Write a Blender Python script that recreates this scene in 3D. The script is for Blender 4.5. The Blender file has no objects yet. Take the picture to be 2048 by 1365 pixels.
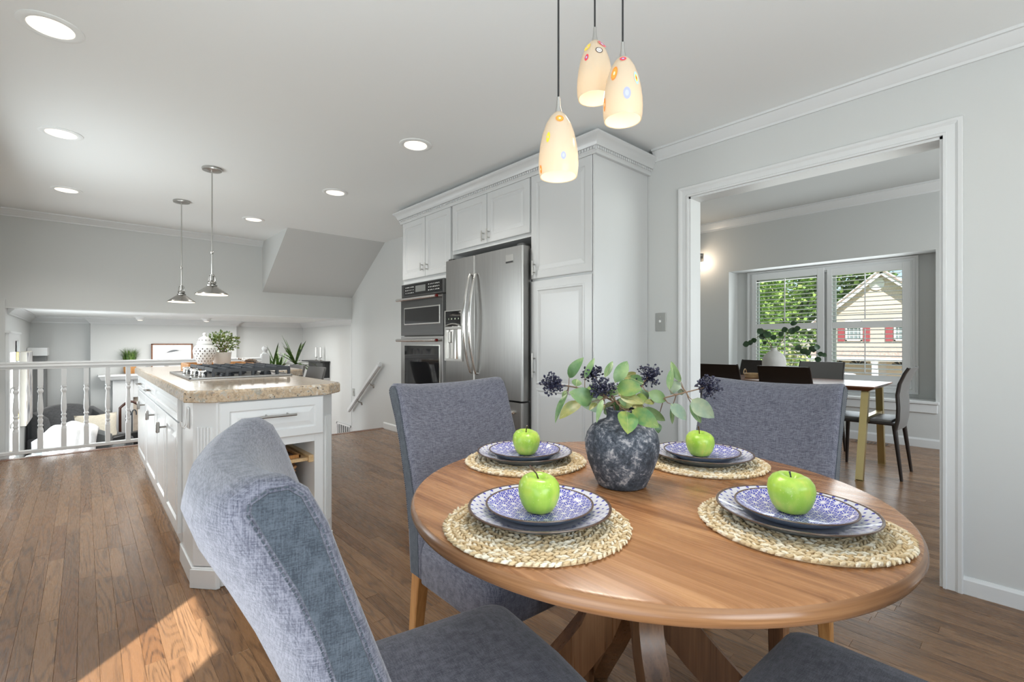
import bpy, bmesh, math, random
from mathutils import Vector, Matrix, noise as mnoise
random.seed(7)
S = bpy.context.scene
C = S.collection
PI = math.pi
R = math.radians

# ------------------------------------------------------------------ camera
YAW = math.atan((1024 - 168) / 950.0)
cam_d = bpy.data.cameras.new('camera')
cam_d.sensor_width = 36.0
cam_d.lens = 950.0 / 2048 * 36
cam_d.shift_y = 3.5 / 2048
cam_d.clip_start = 0.03
cam_d.clip_end = 400
cam = bpy.data.objects.new('camera', cam_d)
cam.location = (0, 0, 1.10)
cam.rotation_euler = (PI / 2, 0, -YAW)
C.objects.link(cam)
S.camera = cam

# ------------------------------------------------------------------ sky, sun, daylight and fill lamps, exposure
W = bpy.data.worlds.new('sky')
S.world = W
W.use_nodes = True
wn = W.node_tree
for n in list(wn.nodes):
    wn.nodes.remove(n)
sky = wn.nodes.new('ShaderNodeTexSky')
sky.sky_type = 'NISHITA'
sky.sun_disc = False
sky.sun_elevation = R(50)
sky.sun_rotation = R(225)
sky.air_density = 1.0
sky.dust_density = 0.6
bg = wn.nodes.new('ShaderNodeBackground')
bg.inputs['Strength'].default_value = 0.16
wo = wn.nodes.new('ShaderNodeOutputWorld')
wn.links.new(sky.outputs[0], bg.inputs[0])
wn.links.new(bg.outputs[0], wo.inputs[0])

def lamp(name, kind, loc, energy, color=(1, 1, 1), aim=None, **kw):
    d = bpy.data.lights.new(name, kind)
    d.energy = energy
    d.color = color
    for k, v in kw.items():
        setattr(d, k, v)
    o = bpy.data.objects.new(name, d)
    o.location = loc
    if aim is not None:
        o.rotation_euler = Vector(aim).to_track_quat('-Z', 'Y').to_euler()
    C.objects.link(o)
    return o

EL = R(51)
lamp('sun', 'SUN', (-10, -10, 20), 11.5, (1.0, 0.95, 0.88), aim=(math.cos(EL) * math.sin(R(45)), math.cos(EL) * math.cos(R(45)), -math.sin(EL)), angle=R(0.6))
COOL = (0.90, 0.97, 1.0)
# area lamps for daylight at the sliding door beside the camera, the window by the island,
# the living room's French door; fill added behind the camera and beside the dining room
lamp('daylight_sliding_door', 'AREA', (-0.63, 0.55, 1.05), 29, COOL, aim=(1, 0, 0.9), shape='RECTANGLE', size=1.8, size_y=1.9)
lamp('back_fill', 'AREA', (0.45, -1.72, 1.35), 60, COOL, aim=(0, 1, 0.7), shape='RECTANGLE', size=1.9, size_y=1.7)  # unseen fill lamp, added to brighten the kitchen from behind the camera
lamp('daylight_aisle_window', 'AREA', (-0.63, 4.3, 1.40), 26, COOL, aim=(1, 0, -0.22), shape='RECTANGLE', size=1.5, size_y=.9)
lamp('dining_side_fill', 'AREA', (4.9, -1.42, 1.45), 64, COOL, aim=(0, 1, 0.05), shape='RECTANGLE', size=2.6, size_y=1.6)  # unseen fill lamp, added to brighten the dining room from its side
lamp('daylight_dining_bay', 'AREA', (6.72, 1.8, 1.3), 18, COOL, aim=(-1, 0, 0.1), shape='RECTANGLE', size=1.6, size_y=1.4)
lamp('daylight_french_door', 'AREA', (-0.50, 7.15, 0.2), 44, COOL, aim=(1, 0.15, 0.1), shape='RECTANGLE', size=0.8, size_y=1.8)

S.view_settings.view_transform = 'Standard'
S.view_settings.look = 'None'
S.view_settings.gamma = 1.0
S.view_settings.use_curve_mapping = False
S.view_settings.exposure = 0.24
try:
    S.cycles.use_denoising = True
    S.cycles.max_bounces = 8
    S.cycles.diffuse_bounces = 5
    S.cycles.transparent_max_bounces = 16
    S.cycles.sample_clamp_indirect = 4.0
    S.cycles.caustics_reflective = False
    S.cycles.caustics_refractive = False
except Exception:
    pass

# ------------------------------------------------------------------ materials
class V:
    """a float socket with arithmetic"""
    def __init__(s, nt, sock): s.nt = nt; s.k = sock
    def _m(s, op, *a):
        n = s.nt.nodes.new('ShaderNodeMath'); n.operation = op
        for i, x in enumerate((s,) + a):
            if isinstance(x, V): s.nt.links.new(x.k, n.inputs[i])
            else: n.inputs[i].default_value = x
        return V(s.nt, n.outputs[0])
    def __add__(s, o): return s._m('ADD', o)
    def __sub__(s, o): return s._m('SUBTRACT', o)
    def __mul__(s, o): return s._m('MULTIPLY', o)
    def __truediv__(s, o): return s._m('DIVIDE', o)
    def abs(s): return s._m('ABSOLUTE')
    def sin(s): return s._m('SINE')
    def fract(s): return s._m('FRACT')
    def round(s): return s._m('ROUND')
    def sqrt(s): return s._m('SQRT')
    def min(s, o): return s._m('MINIMUM', o)
    def max(s, o): return s._m('MAXIMUM', o)
    def lt(s, o): return s._m('LESS_THAN', o)
    def gt(s, o): return s._m('GREATER_THAN', o)
    def atan2(s, o): return s._m('ARCTAN2', o)
    def smooth(s, a, b):
        n = s.nt.nodes.new('ShaderNodeMapRange'); n.interpolation_type = 'SMOOTHSTEP'
        s.nt.links.new(s.k, n.inputs[0]); n.inputs[1].default_value = a; n.inputs[2].default_value = b
        return V(s.nt, n.outputs[0])

class M:
    def __init__(s, name, color=(.8, .8, .8), rough=.5, metal=0., **kw):
        s.m = bpy.data.materials.new(name); s.m.use_nodes = True
        s.nt = s.m.node_tree; s.b = s.nt.nodes['Principled BSDF']
        s.b.inputs['Base Color'].default_value = (*color, 1)
        s.b.inputs['Roughness'].default_value = rough
        s.b.inputs['Metallic'].default_value = metal
        for k, v in kw.items():
            s.b.inputs[k].default_value = v
    def node(s, t, **kw):
        n = s.nt.nodes.new(t)
        for k, v in kw.items():
            setattr(n, k, v)
        return n
    def link(s, a, b): s.nt.links.new(a, b)
    def coord(s, kind='Object'):
        return s.node('ShaderNodeTexCoord').outputs[kind]
    def pos(s): return s.node('ShaderNodeNewGeometry').outputs['Position']
    def xyz(s, vec):
        n = s.node('ShaderNodeSeparateXYZ'); s.link(vec, n.inputs[0])
        return [V(s.nt, n.outputs[i]) for i in range(3)]
    def vec(s, x, y, z):
        n = s.node('ShaderNodeCombineXYZ')
        for i, q in enumerate((x, y, z)):
            if isinstance(q, V): s.link(q.k, n.inputs[i])
            else: n.inputs[i].default_value = q
        return n.outputs[0]
    def scale(s, vec, sc, off=(0, 0, 0)):
        n = s.node('ShaderNodeMapping'); s.link(vec, n.inputs[0])
        n.inputs['Scale'].default_value = sc; n.inputs['Location'].default_value = off
        return n.outputs[0]
    def noise(s, vec, scale=5, detail=3, rough=.5, dist=0):
        n = s.node('ShaderNodeTexNoise'); s.link(vec, n.inputs['Vector'])
        n.inputs['Scale'].default_value = scale; n.inputs['Detail'].default_value = detail
        n.inputs['Roughness'].default_value = rough; n.inputs['Distortion'].default_value = dist
        return V(s.nt, n.outputs['Fac'])
    def ramp(s, fac, stops, interp='LINEAR'):
        n = s.node('ShaderNodeValToRGB'); s.link(fac.k, n.inputs[0])
        cr = n.color_ramp; cr.interpolation = interp
        while len(cr.elements) < len(stops): cr.elements.new(.5)
        for e, (p, c) in zip(cr.elements, stops):
            e.position = p; e.color = (*c, 1)
        return n.outputs[0]
    def mix(s, fac, a, b, blend='MIX'):
        n = s.node('ShaderNodeMix', data_type='RGBA', blend_type=blend)
        if isinstance(fac, V): s.link(fac.k, n.inputs[0])
        else: n.inputs[0].default_value = fac
        for i, c in ((6, a), (7, b)):
            if isinstance(c, tuple): n.inputs[i].default_value = (*c, 1)
            else: s.link(c, n.inputs[i])
        return n.outputs[2]
    def color(s, sock): s.link(sock, s.b.inputs['Base Color'])
    def rough(s, v): s.link(v.k, s.b.inputs['Roughness'])
    def bump(s, v, strength=.2, dist=.01):
        n = s.node('ShaderNodeBump'); s.link(v.k, n.inputs['Height'])
        n.inputs['Strength'].default_value = strength; n.inputs['Distance'].default_value = dist
        s.link(n.outputs[0], s.b.inputs['Normal'])

def paint(name, c, rough, bump=.05, sc=180):
    m = M(name, c, rough)
    m.bump(m.noise(m.pos(), sc, 2), bump, .002)
    return m.m

WALL = paint('wall_paint', (.585, .595, .585), .55)
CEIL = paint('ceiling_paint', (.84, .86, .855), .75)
TRIM = paint('trim_white', (.68, .69, .69), .35, .02)
ISLE = paint('island_white_lightened', (.78, .79, .79), .22, .02, 60)  # cabinet white lightened to make up for weak light on the island
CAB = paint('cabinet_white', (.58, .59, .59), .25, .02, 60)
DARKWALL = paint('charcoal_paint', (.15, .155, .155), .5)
WHITE = M('white_plain', (.78, .78, .77), .4).m
BLACK = M('black_plain', (.012, .012, .013), .4).m
DARKGAP = M('dark_gap', (.03, .028, .025), .9).m

def brushed(name, c, rough=.3, axis=2):
    m = M(name, c, rough, 1.0)
    sc = [90., 90., 90.]; sc[axis] = 1.2
    n = m.noise(m.scale(m.pos(), tuple(sc)), 3, 3)
    m.color(m.ramp(n, [(.3, tuple(x * .85 for x in c)), (.7, c)]))
    m.rough(n * .14 + (rough - .07))
    return m.m
STEEL = brushed('stainless_steel', (.37, .363, .352), .34)
STEELD = brushed('stainless_dark', (.15, .15, .148), .32, 1)
CHROME = M('polished_metal', (.72, .71, .69), .14, 1.0).m
NICKEL = M('brushed_nickel', (.50, .49, .47), .3, 1.0).m
PEWTER = M('pewter_metal', (.35, .34, .32), .24, 1.0).m
GOLD = M('brass_metal', (.52, .42, .20), .33, 1.0).m
BGLASS = M('black_glass', (.008, .008, .009), .04).m
IRON = M('cast_iron', (.035, .04, .048), .42).m

def oak_floor():
    m = M('oak_planks', (.2, .1, .05), .3)
    g = m.node('ShaderNodeNewGeometry'); oi = m.node('ShaderNodeObjectInfo')
    rnd = (V(m.nt, g.outputs['Random Per Island']) + V(m.nt, oi.outputs['Random'])).fract()
    r2 = (rnd * 37.13).fract()
    x, y, z = m.xyz(g.outputs['Position'])
    a = m.vec(x * 10.0 + rnd * 60., y * .9 + r2 * 90., rnd * 10.)
    big = m.noise(a, 1.1, 1.2, .4, .12)
    wob = m.noise(m.vec(x * 40., y * 9. + r2 * 50., rnd * 7.), 1.0, 2)
    rings = (big * 15.0 + wob * .8 + rnd * 3.).fract()
    line = (rings - .5).abs().smooth(.22, .46)
    fine = m.noise(m.vec(x * 150., y * 5., rnd * 9.), 2.2, 2)
    dark = line * ((fine - .28) * 2.2).max(.3).min(1.) * (r2 * .5 + .5)
    base = m.ramp(rnd, [(0, (.160, .084, .040)), (.35, (.215, .117, .058)), (.7, (.275, .155, .080)), (1, (.170, .082, .036))])
    base = m.mix(((fine - .5) * 1.5).max(0.).min(1.), base, (.105, .053, .025))
    m.color(m.mix((dark * .95).min(1.), base, (.028, .017, .012)))
    m.b.inputs['Specular IOR Level'].default_value = .36
    m.rough(fine * .14 + .21)
    m.bump(fine * .35 - dark * .65, .18, .0015)
    return m.m
OAK = oak_floor()

def wood(name, c0, c1, c2, axis=0, rough=.28, scale=1.0, flat=False):
    m = M(name, c1, rough)
    p = m.coord('Object')
    sc = [14. * scale] * 3; sc[axis] = .9 * scale
    if flat: sc[2] = .5
    n = m.noise(m.scale(p, tuple(sc)), 2.2, 4, .55, .9)
    sc2 = [90. * scale] * 3; sc2[axis] = 2. * scale
    if flat: sc2[2] = 1.
    f = m.noise(m.scale(p, tuple(sc2)), 2, 2)
    col = m.ramp(n * .75 + f * .25, [(.33, c0), (.5, c1), (.66, c2)])
    m.color(col)
    m.rough(f * .16 + (rough - .08))
    m.bump(f, .05, .001)
    return m.m
TABLEWOOD = wood('walnut_stain_top', (.185, .075, .028), (.335, .155, .064), (.46, .235, .105), 1, .27, 1.0, True)
LEGWOOD = wood('walnut_stain_leg', (.10, .043, .018), (.19, .088, .038), (.29, .145, .068), 2, .3)
HONEY = wood('honey_wood', (.30, .13, .035), (.44, .21, .07), (.55, .29, .11), 2, .35)
LIGHTWOOD = wood('light_wood', (.50, .33, .16), (.62, .43, .23), (.68, .50, .29), 1, .45)
REDWOOD = wood('red_brown_wood', (.12, .045, .022), (.20, .08, .04), (.27, .12, .065), 1, .25)
DARKWOOD = wood('dark_wood', (.03, .012, .008), (.06, .022, .013), (.09, .035, .02), 2, .35)

def fabric(name, c0, c1, sc=1.0):
    m = M(name, c0, .92)
    p = m.coord('Object')
    a = m.noise(m.scale(p, (55 * sc, 55 * sc, 800 * sc)), 1, 2)
    b = m.noise(m.scale(p, (800 * sc, 55 * sc, 55 * sc)), 1, 2)
    d = m.noise(m.scale(p, (55 * sc, 800 * sc, 55 * sc)), 1, 2)
    w = (a + b + d) * .333 + (m.noise(m.scale(p, (500 * sc,) * 3), 1, 1) - .5) * .25
    m.color(m.ramp(w, [(.40, c0), (.60, c1)]))
    m.bump(w, .35, .0015)
    m.b.inputs['Sheen Weight'].default_value = .25
    return m.m
LINEN = fabric('slate_linen', (.056, .059, .084), (.170, .171, .210))
LINEN_DARK = fabric('slate_linen_panel', (.018, .026, .038), (.062, .076, .096))
CREAMCLOTH = fabric('cream_cloth', (.50, .45, .36), (.62, .57, .47), .5)
WHITECLOTH = fabric('white_cloth', (.70, .69, .68), (.82, .81, .80), .5)
GREYCLOTH = fabric('charcoal_cloth', (.045, .046, .048), (.085, .086, .09), .6)

def granite():
    m = M('granite', (.6, .45, .3), .12)
    p = m.pos()
    a = m.noise(p, 15, 5, .7, 1.4)
    b = m.noise(p, 55, 4, .75, .5)
    v = m.node('ShaderNodeTexVoronoi'); m.link(p, v.inputs['Vector']); v.inputs['Scale'].default_value = 95
    c = V(m.nt, v.outputs['Color'])
    base = m.ramp(a * .5 + b * .5, [(.36, (.26, .22, .19)), (.45, (.46, .35, .24)), (.53, (.60, .47, .33)), (.60, (.50, .47, .42)), (.68, (.64, .60, .53))])
    base = m.mix(b.smooth(.60, .68), base, (.44, .24, .12))
    gz = m.noise(p, 26, 4, .7, .8).smooth(.54, .64)
    base = m.mix(gz * .75, base, (.36, .37, .34))
    base = m.mix(m.noise(p, 38, 3, .6).smooth(.58, .68) * .8, base, (.72, .68, .60))
    spk = m.noise(p, 85, 3, .65).smooth(.60, .64) * a.smooth(.44, .56)
    m.color(m.mix(spk, base, (.03, .03, .035)))
    return m.m
GRANITE = granite()

def leather(name, c, rough=.4):
    m = M(name, c, rough)
    m.bump(m.noise(m.coord('Object'), 260, 3), .15, .002)
    return m.m
RIMWOOD = M('table_rim_wood', (.30, .14, .06), .25); RIMWOOD.color(RIMWOOD.ramp(RIMWOOD.noise(RIMWOOD.scale(RIMWOOD.pos(), (3, 3, 160)), 1.5, 3), [(.35, (.22, .10, .042)), (.65, (.33, .165, .075))])); RIMWOOD = RIMWOOD.m
DARKLEATHER = leather('espresso_leather', (.016, .010, .008), .36)
GREYLEATHER = leather('grey_leather', (.12, .115, .11), .42)

def glass(name, tint=(1, 1, 1), refl=.06):
    m = M(name)
    nt = m.nt
    nt.nodes.remove(m.b)
    out = [n for n in nt.nodes if n.type == 'OUTPUT_MATERIAL'][0]
    t = m.node('ShaderNodeBsdfTransparent'); t.inputs[0].default_value = (*tint, 1)
    g = m.node('ShaderNodeBsdfGlossy'); g.inputs['Roughness'].default_value = .02
    mx = m.node('ShaderNodeMixShader'); mx.inputs[0].default_value = refl
    nt.links.new(t.outputs[0], mx.inputs[1]); nt.links.new(g.outputs[0], mx.inputs[2]); nt.links.new(mx.outputs[0], out.inputs[0])
    return m.m
GLASS = glass('window_glass')

def emit(name, c, s):
    m = M(name, c, .5)
    m.b.inputs['Emission Color'].default_value = (*c, 1)
    m.b.inputs['Emission Strength'].default_value = s
    return m.m
LAMPGLOW = emit('lamp_lens', (1.0, .90, .76), 1.02)
BULB = emit('bulb_glow', (1.0, .90, .74), 1.2)
LCD = M('display_grey', (.16, .165, .16), .3).m
REDMED = M('red_medallion', (.12, .008, .006), .25).m

def leafmat(name, c0, c1, rough=.42):
    m = M(name, c0, rough)
    n = m.noise(m.pos(), 28, 3, .55)
    m.color(m.ramp(n, [(.38, c0), (.66, c1)]))
    m.b.inputs['Subsurface Weight'].default_value = 0
    return m.m
LEAF = [leafmat('leaf_green', (.075, .155, .055), (.17, .25, .10)),
        leafmat('leaf_bright', (.06, .17, .045), (.22, .27, .06)),
        leafmat('leaf_olive', (.12, .15, .045), (.28, .25, .07)),
        leafmat('leaf_pale', (.15, .22, .16), (.27, .31, .20), .55)]
VEIN = M('leaf_vein', (.30, .32, .15), .5).m
STEM = M('twig', (.16, .10, .06), .7).m
BERRY = M('berry_skin', (.016, .017, .04), .35).m
EUCA = leafmat('eucalyptus_leaf', (.02, .055, .022), (.05, .10, .04))
GRASSM = leafmat('grass_blade', (.05, .12, .02), (.17, .26, .06))
PALM = leafmat('palm_leaf', (.02, .06, .01), (.10, .17, .03))
TOPIARY = leafmat('boxwood_leaf', (.04, .09, .015), (.24, .28, .07))

def rattan():
    m = M('seagrass', (.5, .38, .22), .75)
    oi = m.node('ShaderNodeNewGeometry')
    r = V(m.nt, oi.outputs['Random Per Island'])
    n = m.noise(m.coord('Object'), 340, 2)
    col = m.ramp(r * .7 + n * .3, [(.1, (.46, .32, .16)), (.45, (.62, .49, .30)), (.8, (.76, .69, .55))])
    m.color(col)
    return m.m
SEAGRASS = rattan()
def wickermat():
    m = M('wicker', (.4, .22, .1), .6)
    r = V(m.nt, m.node('ShaderNodeNewGeometry').outputs['Random Per Island'])
    m.color(m.ramp(r, [(0, (.26, .12, .045)), (.5, (.44, .23, .10)), (1, (.58, .36, .19))]))
    return m.m
WICKER = wickermat()

def vase_mat():
    m = M('weathered_clay', (.05, .06, .08), .8)
    p = m.coord('Object')
    a = m.noise(p, 30, 6, .74, .8)
    b = m.noise(p, 120, 4, .7)
    k = (a * .62 + b * .38)
    m.color(m.ramp(k, [(.40, (.020, .025, .035)), (.49, (.052, .062, .080)), (.545, (.13, .14, .165)), (.60, (.34, .33, .34)), (.68, (.45, .43, .43))]))
    m.bump(k, .5, .006)
    return m.m
VASE = vase_mat()

def apple_mat():
    m = M('green_apple', (.33, .50, .06), .28)
    p = m.coord('Object')
    x, y, z = m.xyz(p)
    a = m.noise(p, 26, 3)
    sp = m.noise(p, 260, 1).smooth(.68, .74)
    st = m.noise(m.vec(x * 90., y * 90., z * 9.), 1, 2)
    c = m.ramp(a * .6 + st * .4, [(.38, (.27, .47, .045)), (.55, (.38, .55, .075)), (.68, (.52, .56, .10))])
    m.color(m.mix(sp * .5, c, (.62, .68, .30)))
    return m.m
APPLE = apple_mat()

def star_plate():
    """blue glaze printed with white stars on a triangular lattice"""
    m = M('star_print_glaze', (.1, .1, .5), .14)
    x, y, z = m.xyz(m.coord('Object'))
    a = .0235
    px, py = x / a, y / a
    q = 3 ** .5
    ax, ay = px - px.round(), py - (py / q).round() * q
    bx, by = (px - .5), (py - q / 2)
    bx, by = bx - bx.round(), by - (by / q).round() * q
    da = (ax * ax + ay * ay).sqrt(); db = (bx * bx + by * by).sqrt()
    s = da.lt(db)
    lx = ax * s + bx * (s * -1. + 1.); ly = ay * s + by * (s * -1. + 1.)
    r = da.min(db)
    th = ly.atan2(lx)
    ray = (th * 6.).sin().abs() * r
    rays = (ray * -1.).smooth(-.21, -.10)
    dot = (r * -1.).smooth(-.15, -.05)
    hexd = (lx.abs() * .5 + ly.abs() * (q / 2)).max(lx.abs())
    edge = hexd.smooth(.455, .49)
    k = rays.max(dot).max(edge)
    rad = (x * x + y * y).sqrt()
    k = k * rad.lt(.099)
    wash = m.noise(m.coord('Object'), 30, 2) * .35
    blue = m.mix(wash, (.035, .045, .40), (.12, .13, .50))
    m.color(m.mix(k, blue, (.66, .65, .72)))
    m.b.inputs['Coat Weight'].default_value = .5
    return m.m
STARS = star_plate()
def dot_plate():
    m = M('dotted_glaze', (.7, .7, .75), .14)
    x, y, z = m.xyz(m.coord('Object'))
    rad = (x * x + y * y).sqrt(); th = y.atan2(x)
    def row(count, r0, dr, size, ph):
        u = (th * (count / (2 * PI)) + ph); u = (u - u.round()) * (2 * PI / count)
        d = ((u * rad) * 1.0).abs() + (rad - r0).abs() * .8
        return (d * -1.).smooth(-size, -size * .7)
    k = row(34, .1285, 0, .0042, 0.).max(row(34, .1195, 0, .0030, .5)).max(row(34, .1110, 0, .0048, 0.)).max(row(34, .1025, 0, .0032, .5)).max(row(34, .094, 0, .005, 0.)).max(row(34, .086, 0, .0035, .5))
    m.color(m.mix(k, (.62, .62, .69), (.045, .05, .36)))
    m.b.inputs['Coat Weight'].default_value = .5
    return m.m
DOTS = dot_plate()
PLATERIM = M('brown_glaze_rim', (.10, .062, .045), .25).m
PLATEUNDER = M('slate_glaze_underside', (.10, .13, .17), .35).m

def shade_glass():
    m = M('milk_glass', (.63, .57, .48), .12)
    nt = m.nt
    out = [n for n in nt.nodes if n.type == 'OUTPUT_MATERIAL'][0]
    t = m.node('ShaderNodeBsdfTranslucent'); t.inputs[0].default_value = (.80, .70, .54, 1)
    mx = m.node('ShaderNodeMixShader'); mx.inputs[0].default_value = .42
    m.link(m.b.outputs[0], mx.inputs[1]); m.link(t.outputs[0], mx.inputs[2]); m.link(mx.outputs[0], out.inputs[0])
    m.b.inputs['Emission Color'].default_value = (1.0, .82, .56, 1)
    m.b.inputs['Emission Strength'].default_value = .09
    return m.m
MILK = shade_glass()

# ------------------------------------------------------------------ mesh helpers
class G:
    def __init__(s): s.bm = bmesh.new()
    def box(s, x0, x1, y0, y1, z0, z1, bev=0., seg=1):
        b = bmesh.new()
        vs = [b.verts.new((x, y, z)) for x in (x0, x1) for y in (y0, y1) for z in (z0, z1)]
        for f in ((0, 1, 3, 2), (4, 6, 7, 5), (0, 4, 5, 1), (2, 3, 7, 6), (0, 2, 6, 4), (1, 5, 7, 3)):
            b.faces.new([vs[i] for i in f])
        if bev > 0:
            bmesh.ops.bevel(b, geom=b.edges[:], offset=bev, segments=seg, affect='EDGES', profile=.6)
        s.join(b); return s
    def join(s, b, mat=None):
        if mat is not None: b.transform(mat)
        bmesh.ops.recalc_face_normals(b, faces=b.faces[:])
        me = bpy.data.meshes.new('tmp'); b.to_mesh(me); b.free()
        s.bm.from_mesh(me); bpy.data.meshes.remove(me); return s
    def lathe(s, prof, c=(0, 0, 0), seg=32, axis='Z', cap=True, mat=None):
        b = bmesh.new(); rings = []
        for r, z in prof:
            if r < 1e-6: rings.append([b.verts.new((0, 0, z))])
            else: rings.append([b.verts.new((r * math.cos(2 * PI * i / seg), r * math.sin(2 * PI * i / seg), z)) for i in range(seg)])
        for A, B in zip(rings, rings[1:]):
            if len(A) == 1 and len(B) == 1: continue
            for i in range(seg):
                j = (i + 1) % seg
                if len(A) == 1: b.faces.new((A[0], B[j], B[i]))
                elif len(B) == 1: b.faces.new((A[i], A[j], B[0]))
                else: b.faces.new((A[i], A[j], B[j], B[i]))
        if cap:
            for Q in (rings[0], rings[-1]):
                if len(Q) > 2: b.faces.new(Q)
        T = Matrix.Translation(c)
        if axis == 'X': T = T @ Matrix.Rotation(PI / 2, 4, 'Y')
        if axis == 'Y': T = T @ Matrix.Rotation(-PI / 2, 4, 'X')
        if mat is not None: T = T @ mat
        return s.join(b, T)
    def tube(s, pts, r, seg=8, flat=1.0, cap=True):
        pts = [Vector(p) for p in pts]
        rs = r if isinstance(r, (list, tuple)) else [r] * len(pts)
        b = bmesh.new(); rings = []
        t0 = (pts[1] - pts[0]).normalized()
        up = Vector((0, 0, 1)) if abs(t0.z) < .9 else Vector((1, 0, 0))
        n = t0.cross(up).normalized()
        for i, p in enumerate(pts):
            t = ((pts[min(i + 1, len(pts) - 1)] - p).normalized() + (p - pts[max(i - 1, 0)]).normalized())
            t = t.normalized() if t.length > 1e-6 else t0
            n = (n - t * n.dot(t)).normalized(); bn = t.cross(n)
            rings.append([b.verts.new(p + (n * math.cos(2 * PI * k / seg) + bn * math.sin(2 * PI * k / seg) * flat) * rs[i]) for k in range(seg)])
        for A, B in zip(rings, rings[1:]):
            for i in range(seg):
                j = (i + 1) % seg; b.faces.new((A[i], A[j], B[j], B[i]))
        if cap:
            b.faces.new(rings[0]); b.faces.new(rings[-1])
        return s.join(b)
    def bar(s, p, q, w, h=None, up=(0, 0, 1), bev=0.):
        """rectangular bar from p to q, w across, h along up"""
        p, q = Vector(p), Vector(q); h = h or w; d = q - p; t = d.normalized()
        u = Vector(up); u = (u - t * u.dot(t)).normalized(); v = t.cross(u)
        b = bmesh.new()
        vs = [b.verts.new(e + v * (a * w / 2) + u * (c * h / 2)) for e in (p, q) for a, c in ((-1, -1), (1, -1), (1, 1), (-1, 1))]
        for f in ((0, 1, 2, 3), (4, 7, 6, 5), (0, 4, 5, 1), (1, 5, 6, 2), (2, 6, 7, 3), (3, 7, 4, 0)):
            b.faces.new([vs[i] for i in f])
        if bev: bmesh.ops.bevel(b, geom=b.edges[:], offset=bev, segments=2, affect='EDGES')
        return s.join(b)
    def prism(s, poly, fn, d0, d1, bev=0., seg=2):
        """extrude a 2-D outline; fn(u, v, d) gives the 3-D point"""
        b = bmesh.new()
        A = [b.verts.new(fn(u, v, d0)) for u, v in poly]; B = [b.verts.new(fn(u, v, d1)) for u, v in poly]
        b.faces.new(A); b.faces.new(B[::-1])
        for i in range(len(poly)):
            j = (i + 1) % len(poly); b.faces.new((A[i], B[i], B[j], A[j]))
        if bev: bmesh.ops.bevel(b, geom=b.edges[:], offset=bev, segments=seg, affect='EDGES', profile=.5)
        return s.join(b)
    def sweep(s, path, prof, closed=False, side=1):
        """sweep profile (d outward to the left*side of the path, z) along a flat path with mitres"""
        n = len(path); P = [Vector((p[0], p[1])) for p in path]; z0 = path[0][2] if len(path[0]) > 2 else 0
        b = bmesh.new(); rings = []
        for i in range(n):
            if closed: a, c = P[i - 1], P[(i + 1) % n]
            else: a, c = P[max(i - 1, 0)], P[min(i + 1, n - 1)]
            d1 = (P[i] - a); d2 = (c - P[i])
            if d1.length < 1e-9: d1 = d2
            if d2.length < 1e-9: d2 = d1
            d1.normalize(); d2.normalize()
            n1 = Vector((-d1.y, d1.x)) * side; n2 = Vector((-d2.y, d2.x)) * side
            mdir = (n1 + n2); mdir = mdir / max(mdir.dot(n1), 1e-6)
            rings.append([b.verts.new((P[i].x + mdir.x * d, P[i].y + mdir.y * d, z0 + z)) for d, z in prof])
        m = len(prof)
        rng = range(n) if closed else range(n - 1)
        for i in rng:
            A, B = rings[i], rings[(i + 1) % n]
            for k in range(m):
                l = (k + 1) % m; b.faces.new((A[k], A[l], B[l], B[k]))
        if not closed:
            b.faces.new(rings[0]); b.faces.new(rings[-1][::-1])
        return s.join(b)
    def panel(s, fn, w, h, loops):
        """nested rectangles: loops = [(inset, depth)], fn(u, v, depth) -> point"""
        b = bmesh.new(); prev = None
        for ins, d in loops:
            ring = [b.verts.new(fn(u, v, d)) for u, v in ((ins, ins), (w - ins, ins), (w - ins, h - ins), (ins, h - ins))]
            if prev:
                for i in range(4):
                    j = (i + 1) % 4; b.faces.new((prev[i], prev[j], ring[j], ring[i]))
            prev = ring
        b.faces.new(prev)
        bmesh.ops.recalc_face_normals(b, faces=b.faces[:])
        me = bpy.data.meshes.new('tmp'); b.to_mesh(me); b.free(); s.bm.from_mesh(me); bpy.data.meshes.remove(me)
        return s
    def quad(s, *pts):
        s.bm.faces.new([s.bm.verts.new(p) for p in pts]); return s
    def grid(s, fn, nu, nv):
        vs = [[s.bm.verts.new(fn(i / nu, j / nv)) for j in range(nv + 1)] for i in range(nu + 1)]
        for i in range(nu):
            for j in range(nv):
                s.bm.faces.new((vs[i][j], vs[i + 1][j], vs[i + 1][j + 1], vs[i][j + 1]))
        return s

def origin(o):
    v = Vector((0, 0, 0))
    while o is not None:
        v += o.location; o = o.parent
    return v

def obj(name, g, mat, parent=None, world=True, smooth=None, kind=None, label=None, mods=()):
    me = bpy.data.meshes.new(name)
    g.bm.to_mesh(me); g.bm.free()
    o = bpy.data.objects.new(name, me)
    if mat is not None: me.materials.append(mat)
    if parent is not None:
        o.parent = parent
        if world: me.transform(Matrix.Translation(-origin(parent)))
    if smooth:
        me.polygons.foreach_set('use_smooth', [True] * len(me.polygons))
        try: me.set_sharp_from_angle(angle=R(smooth))
        except Exception: pass
    C.objects.link(o)
    if kind: o['kind'] = kind
    if label: o['label'] = label
    return o

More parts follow.
